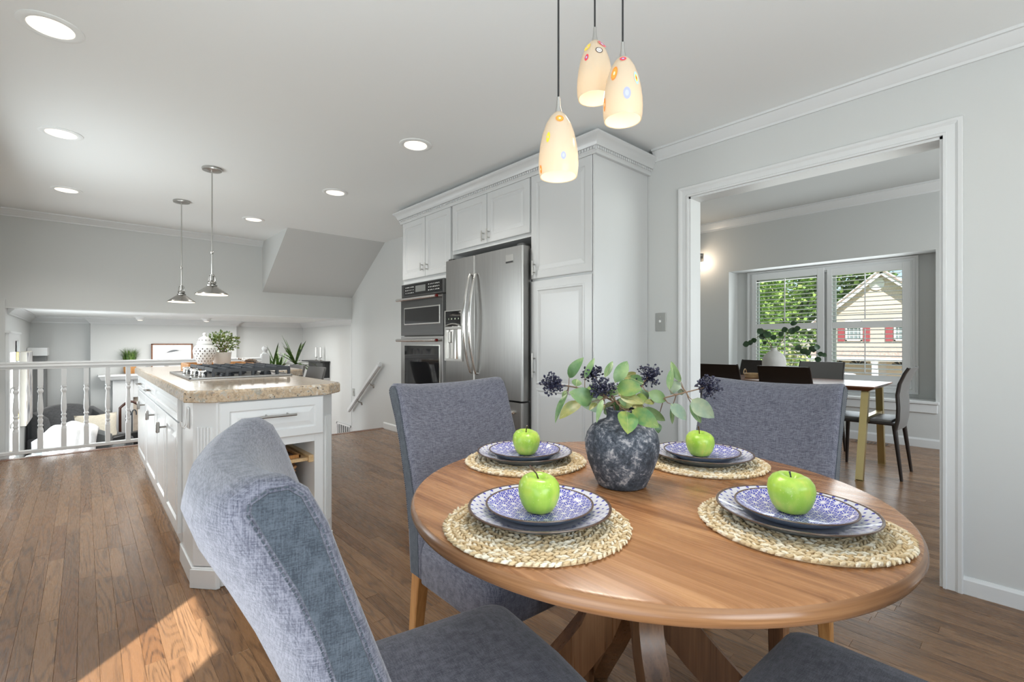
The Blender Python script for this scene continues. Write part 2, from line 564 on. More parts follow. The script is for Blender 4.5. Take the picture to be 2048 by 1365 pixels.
def tag(o, label, cat, group=None):
    o['label'] = label; o['category'] = cat
    if group: o['group'] = group
    return o
def thing(name, label, cat, loc=(0, 0, 0), rotz=0., group=None):
    o = bpy.data.objects.new(name, None); C.objects.link(o)
    o.empty_display_size = .1
    o.location = loc; o.rotation_euler = (0, 0, rotz)
    return tag(o, label, cat, group)
def single(name, g, mat, label, cat, base, group=None, smooth=None):
    """a thing that is one mesh, its origin at its base"""
    o = obj(name, g, mat, None, True, smooth)
    o.data.transform(Matrix.Translation(-Vector(base))); o.location = base
    return tag(o, label, cat, group)
def struct(name, g, mat, parent=None, smooth=None):
    o = obj(name, g, mat, parent, True, smooth)
    if parent is None: o['kind'] = 'structure'
    return o
def dup(root, loc, rotz=None, label=None, group=None):
    r = root.copy(); C.objects.link(r); r.location = loc
    if rotz is not None: r.rotation_euler = (0, 0, rotz)
    if label: r['label'] = label
    if group: r['group'] = group
    for ch in list(root.children):
        c = ch.copy(); C.objects.link(c); c.parent = r
        for gch in list(ch.children):
            d = gch.copy(); C.objects.link(d); d.parent = c
    return r
# ------------------------------------------------------------------ setting: dimensions
WX = 2.874      # kitchen face of the wall with the wide doorway
LX = -0.65      # outside wall beside the camera
BY = -1.80      # wall behind the camera
FY = 6.64       # wall above the opening to the lower room
CZ = 2.39       # kitchen ceiling
LZ = -0.80      # lower floor
LC = 1.47       # lower ceiling
DX = 6.56       # dining room window wall
DC = 2.77       # dining ceiling

def wall_y(g, y0, y1, x0, x1, z0, z1, holes=()):
    """a wall lying across y0..y1 that runs along x, with rectangular holes (xa, xb, za, zb)"""
    cuts = sorted(holes); x = x0
    for xa, xb, za, zb in cuts:
        if xa > x: g.box(x, xa, y0, y1, z0, z1)
        if za > z0: g.box(xa, xb, y0, y1, z0, za)
        if zb < z1: g.box(xa, xb, y0, y1, zb, z1)
        x = xb
    if x < x1: g.box(x, x1, y0, y1, z0, z1)
    return g
def wall_x(g, x0, x1, y0, y1, z0, z1, holes=()):
    cuts = sorted(holes); y = y0
    for ya, yb, za, zb in cuts:
        if ya > y: g.box(x0, x1, y, ya, z0, z1)
        if za > z0: g.box(x0, x1, ya, yb, z0, za)
        if zb < z1: g.box(x0, x1, ya, yb, zb, z1)
        y = yb
    if y < y1: g.box(x0, x1, y, y1, z0, z1)
    return g

# walls of the kitchen
struct('wall_right', wall_x(G(), WX, 2.998, BY, 6.65, LZ, DC + .1, [(.289, 1.498, -.02, 2.031)]), WALL)
struct('wall_left', wall_x(G(), LX - .15, LX, BY, 6.79, LZ, CZ + .1, [(-.30, .52, 0, 2.05), (.78, 1.45, 0, 2.05), (3.5, 5.1, .95, 2.05)]), WALL)
struct('wall_back', wall_y(G(), BY - .15, BY, LX - .15, WX + .12, 0, CZ + .1, [(-.55, 2.75, .5, 2.2)]), WALL)
g = G(); g.box(LX, WX, FY, FY + .15, 1.443, CZ + .1)
struct('wall_far', g, WALL)
# boxed-in underside of the upper stairs: sloping soffit
g = G()
poly = [(5.63, CZ + .02), (FY + .01, CZ + .02), (FY + .01, 1.748), (FY, 1.748)]
g.prism([(5.63, CZ), (FY, 1.748), (FY + .02, 1.748), (FY + .02, CZ)], lambda u, v, d: (d, u, v), 1.692, WX)
struct('wall_soffit', g, WALL)
g = G(); g.box(LX - .15, WX + .12, BY - .15, FY + .15, CZ, CZ + .08)
struct('ceiling', g, CEIL)
# trim board under the beam
g = G(); g.box(LX, WX, FY - .001, FY + .16, 1.436, 1.444)
struct('trim_1', g, TRIM)

# lower room
struct('wall_lower_left', wall_x(G(), -.71, -.56, 6.60, 9.55, LZ, LC + .05, [(6.72, 7.60, LZ, 1.12)]), WALL)
g = G(); g.box(-.71, 3.25, 9.40, 9.55, LZ, LC + .05)
struct('wall_lower_far', g, WALL)
g = G(); g.box(.070, 1.957, 9.28, 9.41, LZ, LC)
struct('wall_chimney_breast', g, WALL)
g = G(); g.box(3.10, 3.25, 6.60, 9.41, LZ, LC + .05)
struct('wall_lower_right', g, WALL)
g = G(); g.box(2.90, 3.2, 6.60, 6.652, LZ, LC + .05)
struct('wall_stair_end', g, WALL)
g = G(); g.box(-.71, 3.25, 6.79, 9.55, LC, LC + .08)
struct('ceiling_lower', g, CEIL)
g = G(); g.box(-.75, 3.25, 5.60, 9.55, LZ - .06, LZ)
struct('floor_lower', g, REDWOOD)
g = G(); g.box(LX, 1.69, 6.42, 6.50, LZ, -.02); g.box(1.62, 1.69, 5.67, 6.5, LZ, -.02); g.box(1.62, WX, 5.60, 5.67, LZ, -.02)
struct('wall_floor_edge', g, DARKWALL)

# dining room
RY0, RY1, RZ0, RZ1, RB = .718, 2.845, .48, 2.07, 6.84
g = wall_x(G(), DX, RB, -1.5, 3.75, -.02, DC + .1, [(RY0, RY1, RZ0, RZ1)])
wall_x(g, RB, RB + .14, -1.5, 3.75, -.02, DC + .1, [(.96, 2.63, .60, 2.0)])
struct('wall_dining_window', g, WALL)
g = G(); g.box(2.99, RB, 3.62, 3.77, -.02, DC + .1)
struct('wall_dining_far', g, WALL)
struct('wall_dining_near', wall_y(G(), -1.62, -1.47, 2.99, RB, -.02, DC + .1, [(3.6, 6.2, .65, 2.25)]), WALL)
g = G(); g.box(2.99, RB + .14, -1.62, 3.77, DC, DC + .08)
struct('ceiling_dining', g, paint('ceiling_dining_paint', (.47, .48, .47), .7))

# crown mouldings
CROWN = [(0, -.070), (.010, -.070), (.013, -.058), (.020, -.052), (.024, -.046), (.036, -.034), (.046, -.018), (.050, -.012), (.062, -.012), (.064, 0), (0, 0)]
def crown(name, path, z, side, sc=1.0):
    g = G(); g.sweep([(x, y, z) for x, y in path], [(d * sc, h * sc) for d, h in CROWN], side=side)
    return struct(name, g, TRIM, smooth=25)
crown('trim_2', [(WX, BY), (WX, 1.735)], CZ, 1)
crown('trim_3', [(LX, BY), (LX, FY), (1.692, FY)], CZ, -1)
crown('trim_4', [(-.56, 6.79), (-.56, 9.40), (.07, 9.40), (.07, 9.28), (1.957, 9.28), (1.957, 9.40), (3.10, 9.40), (3.10, 6.66)], LC, -1, 1.25)
crown('trim_5', [(DX, -1.47), (DX, 3.62)], DC, 1, 1.5)

# baseboards
BASE = [(0, 0), (.014, 0), (.014, .062), (.009, .070), (.006, .076), (0, .076)]
def baseb(name, path, side, z=0., sc=1.0):
    g = G(); g.sweep([(x, y, z) for x, y in path], [(d, h * sc) for d, h in BASE], side=side)
    return struct(name, g, TRIM)
baseb('baseboard_right', [(WX, BY), (WX, .232)], 1)
baseb('baseboard_right_far', [(WX, 4.14), (WX, 5.655)], 1, 0, 1.05)
baseb('baseboard_right_mid', [(WX, 1.566), (WX, 1.79)], 1)
baseb('baseboard_dining', [(DX, -1.47), (DX, 3.62)], 1, 0, 1.25)
baseb('baseboard_lower_right', [(3.10, 6.66), (3.10, 7.1)], 1, -.42, 1.2)

# doorway casing and jambs
g = G()
cas = [(0, 0), (0, .016), (.010, .018), (.014, .013), (.040, .013), (.050, .020), (.062, .022), (.066, .018), (.066, 0)]
y0, y1, zt = .289, 1.498, 2.031
b = bmesh.new(); rings = []
for (py, pz, oy, oz) in ((y0, 0, -1, 0), (y0, zt, -1, 1), (y1, zt, 1, 1), (y1, 0, 1, 0)):
    rings.append([b.verts.new((WX - t, py + oy * d, pz + oz * d)) for d, t in cas])
for A, B in zip(rings, rings[1:]):
    for k in range(len(cas) - 1):
        b.faces.new((A[k], A[k + 1], B[k + 1], B[k]))
g.join(b)
struct('trim_6', g, TRIM, smooth=25)
g = G(); g.box(WX - .002, 3.0, y0 - .001, y0 + .012, 0, zt); g.box(WX - .002, 3.0, y1 - .012, y1 + .001, 0, zt); g.box(WX - .002, 3.0, y0, y1, zt - .012, zt + .001)
struct('trim_7', g, TRIM)
# edge board of the wall at the stairs
g = G(); g.box(WX - .004, WX + .13, 6.648, 6.662, LZ, 1.44)
struct('trim_8', g, TRIM)
# nosing along the edges of the upper floor
g = G(); g.box(LX, 1.70, 6.43, 6.515, -.022, .004, .006, 2); g.box(1.64, 1.70, 5.70, 6.45, -.022, .004, .006, 2); g.box(1.64, WX - .002, 5.63, 5.695, -.022, .004, .006, 2)
struct('trim_9', g, REDWOOD)

# ------------------------------------------------------------------ floor of narrow oak planks
g = G(); g.box(LX - .1, WX, BY - .1, 5.66, -.06, -.012); g.box(LX - .1, 1.66, 5.66, 6.45, -.06, -.012); g.box(WX, DX + .1, -1.55, 3.7, -.06, -.012)
floor = struct('floor', g, DARKGAP)
PW = .0572
fwv = Vector((math.sin(YAW), math.cos(YAW))); rtv = Vector((math.cos(YAW), -math.sin(YAW)))
def seen(x, y):
    z = fwv.x * x + fwv.y * y; u = rtv.x * x + rtv.y * y
    if z < .9: return None
    px = 1024 + 950 * u / z; py = 686 + 950 * 1.1 / z
    return z if -60 < px < 2110 and py < 1420 else None
def hidden(x, y):
    if .42 < x < 1.0 and 2.52 < y < 5.2: return True
    if x > 2.3 and 1.8 < y < 4.1 and x < 3.0: return True
    return False
rng = random.Random(11)
planks = []
def lay(x0, x1, y0, y1):
    n = int(round((x1 - x0) / PW)); w = (x1 - x0) / n
    for i in range(n):
        y = y0 - rng.random() * .6
        while y < y1:
            l = rng.choice((.30, .42, .56, .72, .90, 1.15))
            a, c = max(y, y0), min(y + l, y1)
            if c - a > .02: planks.append((x0 + (i + .5) * w, a, c, w))
            y += l
lay(LX, 1.648, BY, 6.43)
lay(1.648, WX, BY, 5.63)
lay(WX, DX, -1.47, 3.62)
def score(p):
    best = 0
    for k in range(5):
        y = p[1] + (p[2] - p[1]) * (k + .5) / 5
        z = seen(p[0], y)
        if z is None or hidden(p[0], y): continue
        if p[0] > 2.9 and not (.289 < y * 2.93 / p[0] < 1.498): continue
        best += (p[2] - p[1]) / 5 * p[3] / z ** 3
    return best
planks.sort(key=score, reverse=True)
def plank_bm(w, l):
    b = bmesh.new(); e = .0006; h = .0007
    A = [b.verts.new(v) for v in ((-w / 2, 0, -h), (w / 2, 0, -h), (w / 2, l, -h), (-w / 2, l, -h))]
    T = [b.verts.new(v) for v in ((-w / 2 + e, e, 0), (w / 2 - e, e, 0), (w / 2 - e, l - e, 0), (-w / 2 + e, l - e, 0))]
    Z = [b.verts.new((v.co.x, v.co.y, -.012)) for v in A]
    b.faces.new(T)
    for i in range(4):
        j = (i + 1) % 4
        b.faces.new((A[i], A[j], T[j], T[i])); b.faces.new((Z[i], Z[j], A[j], A[i]))
    return b
cache = {}
for p in planks[:298]:
    key = (round(p[3], 4), round(p[2] - p[1], 3))
    if key not in cache:
        me = bpy.data.meshes.new('plank'); b = plank_bm(p[3] - .0003, p[2] - p[1] - .0003); b.to_mesh(me); b.free(); me.materials.append(OAK); cache[key] = me
    o = bpy.data.objects.new('plank', cache[key]); C.objects.link(o); o.parent = floor
    o.location = (p[0], p[1] + .0004, rng.uniform(-.0005, .0003))
g = G()
for p in planks[298:]:
    b = plank_bm(p[3] - .0003, p[2] - p[1] - .0003)
    b.transform(Matrix.Translation((p[0], p[1] + .0004, 0)))
    me = bpy.data.meshes.new('t'); b.to_mesh(me); b.free(); g.bm.from_mesh(me); bpy.data.meshes.remove(me)
o = obj('farther_planks', g, OAK, floor); o['kind'] = 'stuff'

# ------------------------------------------------------------------ windows and doors beside and behind the camera (daylight comes in here)
def plain_window(name, axis, p, a0, a1, z0, z1, mull=1):
    fr = G(); t = .05
    def bx(g, u0, u1, w0, w1, d0, d1):
        if axis == 'x': g.box(p + d0, p + d1, u0, u1, w0, w1)
        else: g.box(u0, u1, p + d0, p + d1, w0, w1)
    bx(fr, a0, a0 + t, z0, z1, -.04, .04); bx(fr, a1 - t, a1, z0, z1, -.04, .04)
    bx(fr, a0, a1, z0, z0 + t, -.04, .04); bx(fr, a0, a1, z1 - t, z1, -.04, .04)
    for k in range(1, mull):
        c = a0 + (a1 - a0) * k / mull
        bx(fr, c - .03, c + .03, z0, z1, -.03, .03)
    w = struct(name, fr, TRIM)
    gl = G(); bx(gl, a0 + t, a1 - t, z0 + t, z1 - t, -.004, .004)
    obj('pane', gl, GLASS, w)
    return w
plain_window('door_2', 'x', LX - .10, -.30, .52, .0, 2.05)
plain_window('door_3', 'x', LX - .10, .78, 1.45, .0, 2.05)
plain_window('window_2', 'x', LX - .08, 3.5, 5.1, .95, 2.05, 2)
g = G(); g.box(-1.75, LX - .15, 1.9, 5.6, 2.12, 2.2); struct('added_sun_block', g, TRIM)  # unseen overhang, added to keep sun out of the aisle window
plain_window('window_3', 'y', BY - .08, -.55, 2.75, .5, 2.2, 3)
plain_window('window_4', 'y', -1.54, 3.6, 6.2, .65, 2.25, 3)

# French door in the lower room
fr = G()
fr.box(-.5595, -.535, 7.60, 7.70, LZ, 1.195); fr.box(-.5595, -.5355, 6.72, 7.60, 1.12, 1.195); fr.box(-.5595, -.535, 6.62, 6.72, LZ, 1.195)
fr.box(-.5596, -.525, 6.60, 7.72, 1.195, 1.215)
d1 = struct('door_1', fr, TRIM)
lf = G()
lf.box(-.60, -.556, 7.48, 7.60, LZ, 1.12); lf.box(-.60, -.556, 6.72, 7.60, 1.0, 1.12); lf.box(-.60, -.556, 6.72, 7.60, LZ, LZ + .25); lf.box(-.60, -.556, 6.72, 6.84, LZ, 1.12)
for z in (-.15, .25, .62): lf.box(-.585, -.562, 6.84, 7.48, z - .012, z + .012)
lf.box(-.585, -.562, 7.15, 7.17, LZ, 1.1)
o = obj('door_leaf', lf, TRIM, d1)
gl = G(); gl.box(-.578, -.572, 6.82, 7.50, LZ + .2, 1.02); obj('pane', gl, GLASS, d1)
g = G()
for z in (.95, .30, -.62): g.box(-.558, -.536, 7.585, 7.61, z - .05, z + .05, .003)
obj('hinge', g, GOLD, d1, label='brass hinges of the white French door')
g = G(); g.lathe([(.02, 0), (.02, .012), (.008, .02), (.008, .05)], (-.556, 6.79, .02), 12, 'X'); g.tube([(-.508, 6.79, .02), (-.503, 6.84, .022), (-.508, 6.90, .018)], .008)
obj('door_handle', g, GOLD, d1, label='brass lever handle')

# ------------------------------------------------------------------ dining room window: recessed frame, two glazed openings
cf = G()
wy0, wy1, wz0, wz1 = .888, 2.70, .53, 2.066
prof = [(0, 0), (.0, .032), (.02, .036), (.028, .026), (.05, .026), (.056, .040), (.070, .042), (.078, .03), (.09, .03), (.09, 0)]
b = bmesh.new(); rings = []
for (py, pz, oy, oz) in ((wy0, wz0, 1, 1), (wy0, wz1, 1, -1), (wy1, wz1, -1, -1), (wy1, wz0, -1, 1)):
    rings.append([b.verts.new((RB - t, py + oy * d, pz + oz * d)) for d, t in prof])
for i in range(4):
    A, B = rings[i], rings[(i + 1) % 4]
    for k in range(len(prof) - 1):
        b.faces.new((A[k], A[k + 1], B[k + 1], B[k]))
cf.join(b)
win = struct('window_1', cf, TRIM, smooth=25)
sash = G()
for a0, a1 in ((.97, 1.72), (1.85, 2.62)):
    for (u0, u1, w0, w1) in ((a0, a0 + .04, .62, 1.98), (a1 - .04, a1, .62, 1.98), (a0, a1, .62, .67), (a0, a1, 1.93, 1.98), (a0, a1, 1.29, 1.33)):
        sash.box(RB + .05, RB + .09, u0, u1, w0, w1)
sash.box(RB - .01, RB + .1, 1.72, 1.85, .60, 2.0)
obj('sash', sash, TRIM, win)
for a0, a1 in ((.99, 1.70), (1.87, 2.60)):
    for w0, w1 in ((.64, 1.30), (1.32, 1.95)):
        gl = G(); gl.box(RB + .066, RB + .072, a0, a1, w0, w1); obj('pane', gl, GLASS, win)
sl = G(); sl.box(DX - .035, RB, RY0 - .03, RY1 + .03, RZ0 - .022, RZ0 + .006, .004, 2)
sl.box(DX - .018, DX, RY0 - .015, RY1 + .015, RZ0 - .115, RZ0 - .025, .003)
obj('window_sill', sl, TRIM, win)

LOUV = M('louver_white', (.84, .84, .83), .4).m
def shutter(label, y0, y1, lz0, lzm0, lzm1, lz1):
    """plantation shutter: stiles and rails around louvers that stand open"""
    X = RB - .036
    t = thing('plantation_shutter', label, 'shutter', (X, (y0 + y1) / 2, lz0 - .1), group='plantation shutters of the dining room window')
    st = .075
    g = G(); g.box(X - .014, X + .014, y0 - st, y0, lz0 - .10, lz1 + .085, .003); obj('stile', g, TRIM, t)
    g = G(); g.box(X - .014, X + .014, y1, y1 + .055, lz0 - .10, lz1 + .085, .003); obj('stile', g, TRIM, t)
    for a, c in ((lz0 - .10, lz0), (lzm0, lzm1), (lz1, lz1 + .085)):
        g = G(); g.box(X - .013, X + .013, y0, y1, a, c, .002); obj('rail', g, TRIM, t)
    pitch = .0497
    me = None
    for a, c in ((lz0, lzm0), (lzm1, lz1)):
        n = int(round((c - a) / pitch)); p = (c - a) / n
        for k in range(n):
            z = a + (k + .5) * p
            if me is None:
                g = G(); sec = [(-.029, 0), (-.02, .0042), (0, .0056), (.02, .0042), (.029, 0), (.02, -.0042), (0, -.0056), (-.02, -.0042)]
                g.prism(sec, lambda u, v, d: (u, d, v + u * .10), y0 + .002, y1 - .002)
                o = obj('louver', g, LOUV, None, smooth=40); o.data.transform(Matrix.Translation((0, -(y0 + y1) / 2, 0)))
                me = o.data; o.parent = t
            else:
                o = bpy.data.objects.new('louver', me); C.objects.link(o); o.parent = t
            o.location = (0, 0, z - t.location.z)
        g = G(); g.box(X - .040, X - .031, (y0 + y1) / 2 - .006, (y0 + y1) / 2 + .006, a + .02, c - .01); obj('tilt_rod', g, TRIM, t)
    return t
shutter('white louvered shutter panel on the left, with trees outside behind it', 1.854, 2.575, .72, 1.275, 1.353, 1.945)
shutter('white louvered shutter panel on the right, with the gabled house outside behind it', 1.026, 1.694, .72, 1.275, 1.353, 1.92)
# ------------------------------------------------------------------ round table
TC = (.973, .640); TR = .523; TZ = .76
t = thing('round_dining_table', 'round walnut-stained pedestal table with rounded rim, set for four', 'table', (*TC, 0))
g = G(); g.lathe([(0, TZ), (TR - .012, TZ), (TR - .007, TZ - .0022), (TR - .02, TZ - .010), (0, TZ - .010)], (*TC, 0), 128, cap=False)
tt = obj('tabletop', g, TABLEWOOD, t, smooth=50)
g = G(); g.lathe([(TR - .0073, TZ - .0021), (TR - .003, TZ - .0062), (TR - .0005, TZ - .012), (TR, TZ - .019), (TR - .004, TZ - .027), (TR - .014, TZ - .033), (TR - .024, TZ - .0355), (TR - .06, TZ - .0365), (0, TZ - .0365)], (*TC, 0), 128, cap=False)
obj('rim', g, RIMWOOD, tt, smooth=50)
g = G(); g.lathe([(0, .7235), (.26, .7235), (.26, .70), (.25, .69), (0, .69)], (*TC, 0), 48, cap=False); obj('under_plate', g, LEGWOOD, t, smooth=30)
legpath = [(.075, .70), (.072, .60), (.070, .53), (.078, .475), (.10, .425), (.14, .375), (.24, .262), (.36, .128), (.455, .02)]
for k in range(4):
    a = R(45 + 90 * k) + R(4)
    er = Vector((math.cos(a), math.sin(a), 0)); et = Vector((-er.y, er.x, 0))
    b = bmesh.new(); rings = []
    for i, (r, z) in enumerate(legpath):
        p, q = legpath[max(i - 1, 0)], legpath[min(i + 1, len(legpath) - 1)]
        d = Vector((q[0] - p[0], q[1] - p[1])).normalized(); nrm = Vector((-d.y, d.x))
        h = .041 if i < 7 else .036; wd = .026
        ring = []
        for (u, v) in ((-1, -1), (1, -1), (1, 1), (-1, 1)):
            rr = r + nrm.x * h * v; zz = max(z + nrm.y * h * v, 0)
            if i == len(legpath) - 1: zz = 0 if v < 0 else .0
            P = Vector((*TC, 0)) + er * rr + et * (wd * u) + Vector((0, 0, zz))
            ring.append(b.verts.new(P))
        rings.append(ring)
    for A, B in zip(rings, rings[1:]):
        for i in range(4):
            j = (i + 1) % 4; b.faces.new((A[i], A[j], B[j], B[i]))
    b.faces.new(rings[0]); b.faces.new(rings[-1])
    ed = [e for e in b.edges if all(len(v.link_edges) >= 3 for v in e.verts) and e.calc_face_angle(0) > .9]
    bmesh.ops.bevel(b, geom=ed, offset=.007, segments=2, affect='EDGES')
    g = G(); g.join(b); obj('leg', g, LEGWOOD, t, smooth=40)

# ------------------------------------------------------------------ upholstered dining chairs (local: x forward)
def parsons(label):
    t = thing('upholstered_dining_chair', label, 'chair', group='upholstered chairs at the round table')
    hw = .236
    # back: side outline with a rolled top
    # the back is hollowed across its width and rolls over at the top middle: outlines at the ends and at the centre
    end = [(-.100, .36), (-.104, .50), (-.125, .605), (-.150, .69), (-.181, .78), (-.207, .856), (-.224, .910), (-.243, .950), (-.264, .966), (-.292, .965), (-.315, .950), (-.319, .928), (-.299, .885), (-.275, .837), (-.251, .775), (-.229, .70), (-.206, .61), (-.188, .50), (-.176, .36)]
    mid = [(-.100, .36), (-.106, .50), (-.134, .60), (-.164, .68), (-.200, .767), (-.232, .842), (-.252, .885), (-.278, .925), (-.306, .946), (-.338, .944), (-.362, .925), (-.370, .893), (-.356, .852), (-.326, .795), (-.296, .735), (-.268, .67), (-.240, .59), (-.217, .50), (-.205, .36)]
    def rib(y, inset):
        k = max(0., 1 - (y / hw) ** 2) ** .8
        prof = [(a[0] + (c_[0] - a[0]) * k, a[1] + (c_[1] - a[1]) * k) for a, c_ in zip(end, mid)]
        n = len(prof); out = []
        for i in range(n):
            p0, p1 = Vector(prof[i - 1]), Vector(prof[(i + 1) % n]); d = (p1 - p0).normalized(); nr = Vector((d.y, -d.x))
            q = Vector(prof[i]) + nr * inset
            out.append((q.x, y, q.y))
        return out
    b = bmesh.new(); rings = []
    cut = [(-hw, -.013), (-hw + .004, -.005), (-hw + .012, 0), (-.19, .002), (-.15, .003), (-.10, .003), (-.05, .004), (0, .004), (.05, .004), (.10, .003), (.15, .003), (.19, .002), (hw - .012, 0), (hw - .004, -.005), (hw, -.013)]
    for y, ins in cut:
        rings.append([b.verts.new(v) for v in rib(y, ins)])
    for A, B in zip(rings, rings[1:]):
        for i in range(len(A)):
            j = (i + 1) % len(A); b.faces.new((A[i], A[j], B[j], B[i]))
    b.faces.new(rings[0][::-1]); b.faces.new(rings[-1])
    g = G(); g.join(b)
    o = obj('backrest', g, LINEN, t, False, smooth=60)
    # stitched side panels, standing a hair proud of the back's ends
    for s in (-1, 1):
        b = bmesh.new()
        pl = [v for v in rib(s * hw, -.015)]
        A = [b.verts.new((x, s * (hw - .004), z)) for x, y, z in pl]; B = [b.verts.new((x, s * (hw + .0016), z)) for x, y, z in rib(s * hw, -.0175)]
        for i in range(len(A)):
            j = (i + 1) % len(A); b.faces.new((A[i], A[j], B[j], B[i]))
        b.faces.new(B)
        g = G(); g.join(b); pn = obj('side_panel', g, LINEN_DARK, o, False, smooth=50)
        g = G()
        loop = [(x, s * (hw + .0010), z) for x, y, z in rib(s * hw, -.0135)][1:-1]
        # dashes of thread along the seam
        for i in range(len(loop) - 1):
            p, q = Vector(loop[i]), Vector(loop[i + 1]); n = max(1, int((q - p).length / .0065))
            for k in range(n):
                g.bar(p + (q - p) * (k + .1) / n, p + (q - p) * (k + .75) / n, .0016, .0018)
        st = obj('stitching', g, LINEN_DARK, o, False); st['kind'] = 'stuff'
    # seat
    g = G(); b = bmesh.new()
    n = 14; rings = []
    def seat_ring(ins, z):
        x0, x1, w0, w1, rr = -.10, .252 - ins, hw - ins, hw + .004 - ins, .045
        pts = [(x0, -w0, z), (x0 + .1, -w0 - .001, z)]
        for k in range(5):
            a = -PI / 2 + k * PI / 8; pts.append((x1 - rr + rr * math.cos(a), -w1 + rr + rr * math.sin(a), z))
        pts += [(x1 + .010 - ins * .2, 0, z)]
        pts += [(x, -y, zz) for x, y, zz in pts[::-1] if y < -1e-6]
        return pts
    for ins, z in ((.004, .350), (0, .356), (0, .44), (.003, .462), (.012, .478), (.03, .488), (.07, .493), (.12, .495)):
        rings.append([b.verts.new(v) for v in seat_ring(ins, z)])
    for A, B in zip(rings, rings[1:]):
        for i in range(len(A)):
            j = (i + 1) % len(A); b.faces.new((A[i], A[j], B[j], B[i]))
    b.faces.new(rings[0][::-1]); b.faces.new(rings[-1])
    g.join(b); obj('seat', g, LINEN, t, False, smooth=60)
    for (x, y, dx) in ((.205, -.195, .0), (.205, .195, .0), (-.155, -.205, -.05), (-.155, .205, -.05)):
        g = G(); b = bmesh.new(); rr = []
        for (z, h, ox) in ((.358, .0215, 0), (.02, .0155, dx), (.012, .0150, dx), (0, .011, dx)):
            rr.append([b.verts.new((x + ox + u * h, y + v * h, z)) for u, v in ((-1, -1), (1, -1), (1, 1), (-1, 1))])
        for A, B in zip(rr, rr[1:]):
            for i in range(4):
                j = (i + 1) % 4; b.faces.new((A[i], A[j], B[j], B[i]))
        b.faces.new(rr[0]); b.faces.new(rr[-1])
        ed = [e for e in b.edges if abs(e.verts[0].co.z - e.verts[1].co.z) > .1]
        bmesh.ops.bevel(b, geom=ed, offset=.003, segments=1, affect='EDGES')
        g.join(b); obj('leg', g, LEGWOOD if x > 0 else HONEY, t, False)
    return t
ch = parsons('grey-blue upholstered chair nearest the camera, seen from its side')
ch.location = (.464, .694, 0); ch.rotation_euler = (0, 0, R(-11))
dup(ch, (1.012, 1.18, 0), R(-90), 'grey-blue upholstered chair between the round table and the refrigerator')
dup(ch, (1.61, .67, 0), R(180), 'grey-blue upholstered chair between the round table and the doorway')
dup(ch, (.925, .12, 0), R(90), 'grey-blue upholstered chair at the bottom edge, showing only its seat corner')

# ------------------------------------------------------------------ place settings
rng = random.Random(3)
def placemat_mesh():
    g = G(); rows = 11; r0 = .171; dr = .0152
    g.lathe([(0, 0.0006), (r0 - .004, .0006), (r0 - .004, .004), (0, .004)], seg=48, cap=False)
    el = bmesh.new(); bmesh.ops.create_icosphere(el, subdivisions=1, radius=1)
    base = bpy.data.meshes.new('e'); el.to_mesh(base); el.free()
    verts = [v.co.copy() for v in base.vertices]; faces = [tuple(p.vertices) for p in base.polygons]
    V_, F_ = [], []
    for k in range(rows):
        r = r0 - .006 - k * dr
        if r < .006: break
        n = max(6, int(2 * PI * r / .0115))
        for i in range(n):
            for s in (-1, 1):
                a = 2 * PI * (i + .25 * s + rng.uniform(-.12, .12)) / n
                rr = r + s * .0030 + rng.uniform(-.001, .001)
                tilt = s * R(33 + rng.uniform(-9, 9))
                M_ = Matrix.Translation((rr * math.cos(a), rr * math.sin(a), .0052 + rng.uniform(-.001, .001))) @ Matrix.Rotation(a + PI / 2 + tilt, 4, 'Z') @ Matrix.Rotation(rng.uniform(-.2, .2), 4, 'Y') @ Matrix.Diagonal((.0088, .0031, .0038, 1))
                o = len(V_); V_ += [M_ @ v for v in verts]; F_ += [tuple(o + q for q in f) for f in faces]
    me = bpy.data.meshes.new('x'); me.from_pydata(V_, [], F_); g.bm.from_mesh(me); bpy.data.meshes.remove(me); bpy.data.meshes.remove(base)
    return g
def revolve(prof, seg): return G().lathe(prof, seg=seg, cap=False)
SET = [(.625, .626), (.985, .300), (.940, .985), (1.300, .640)]
POS = ['the front left of the table', 'the front right of the table', 'the back left of the table', 'the back right of the table']
mat0 = plate0 = small0 = apple0 = None
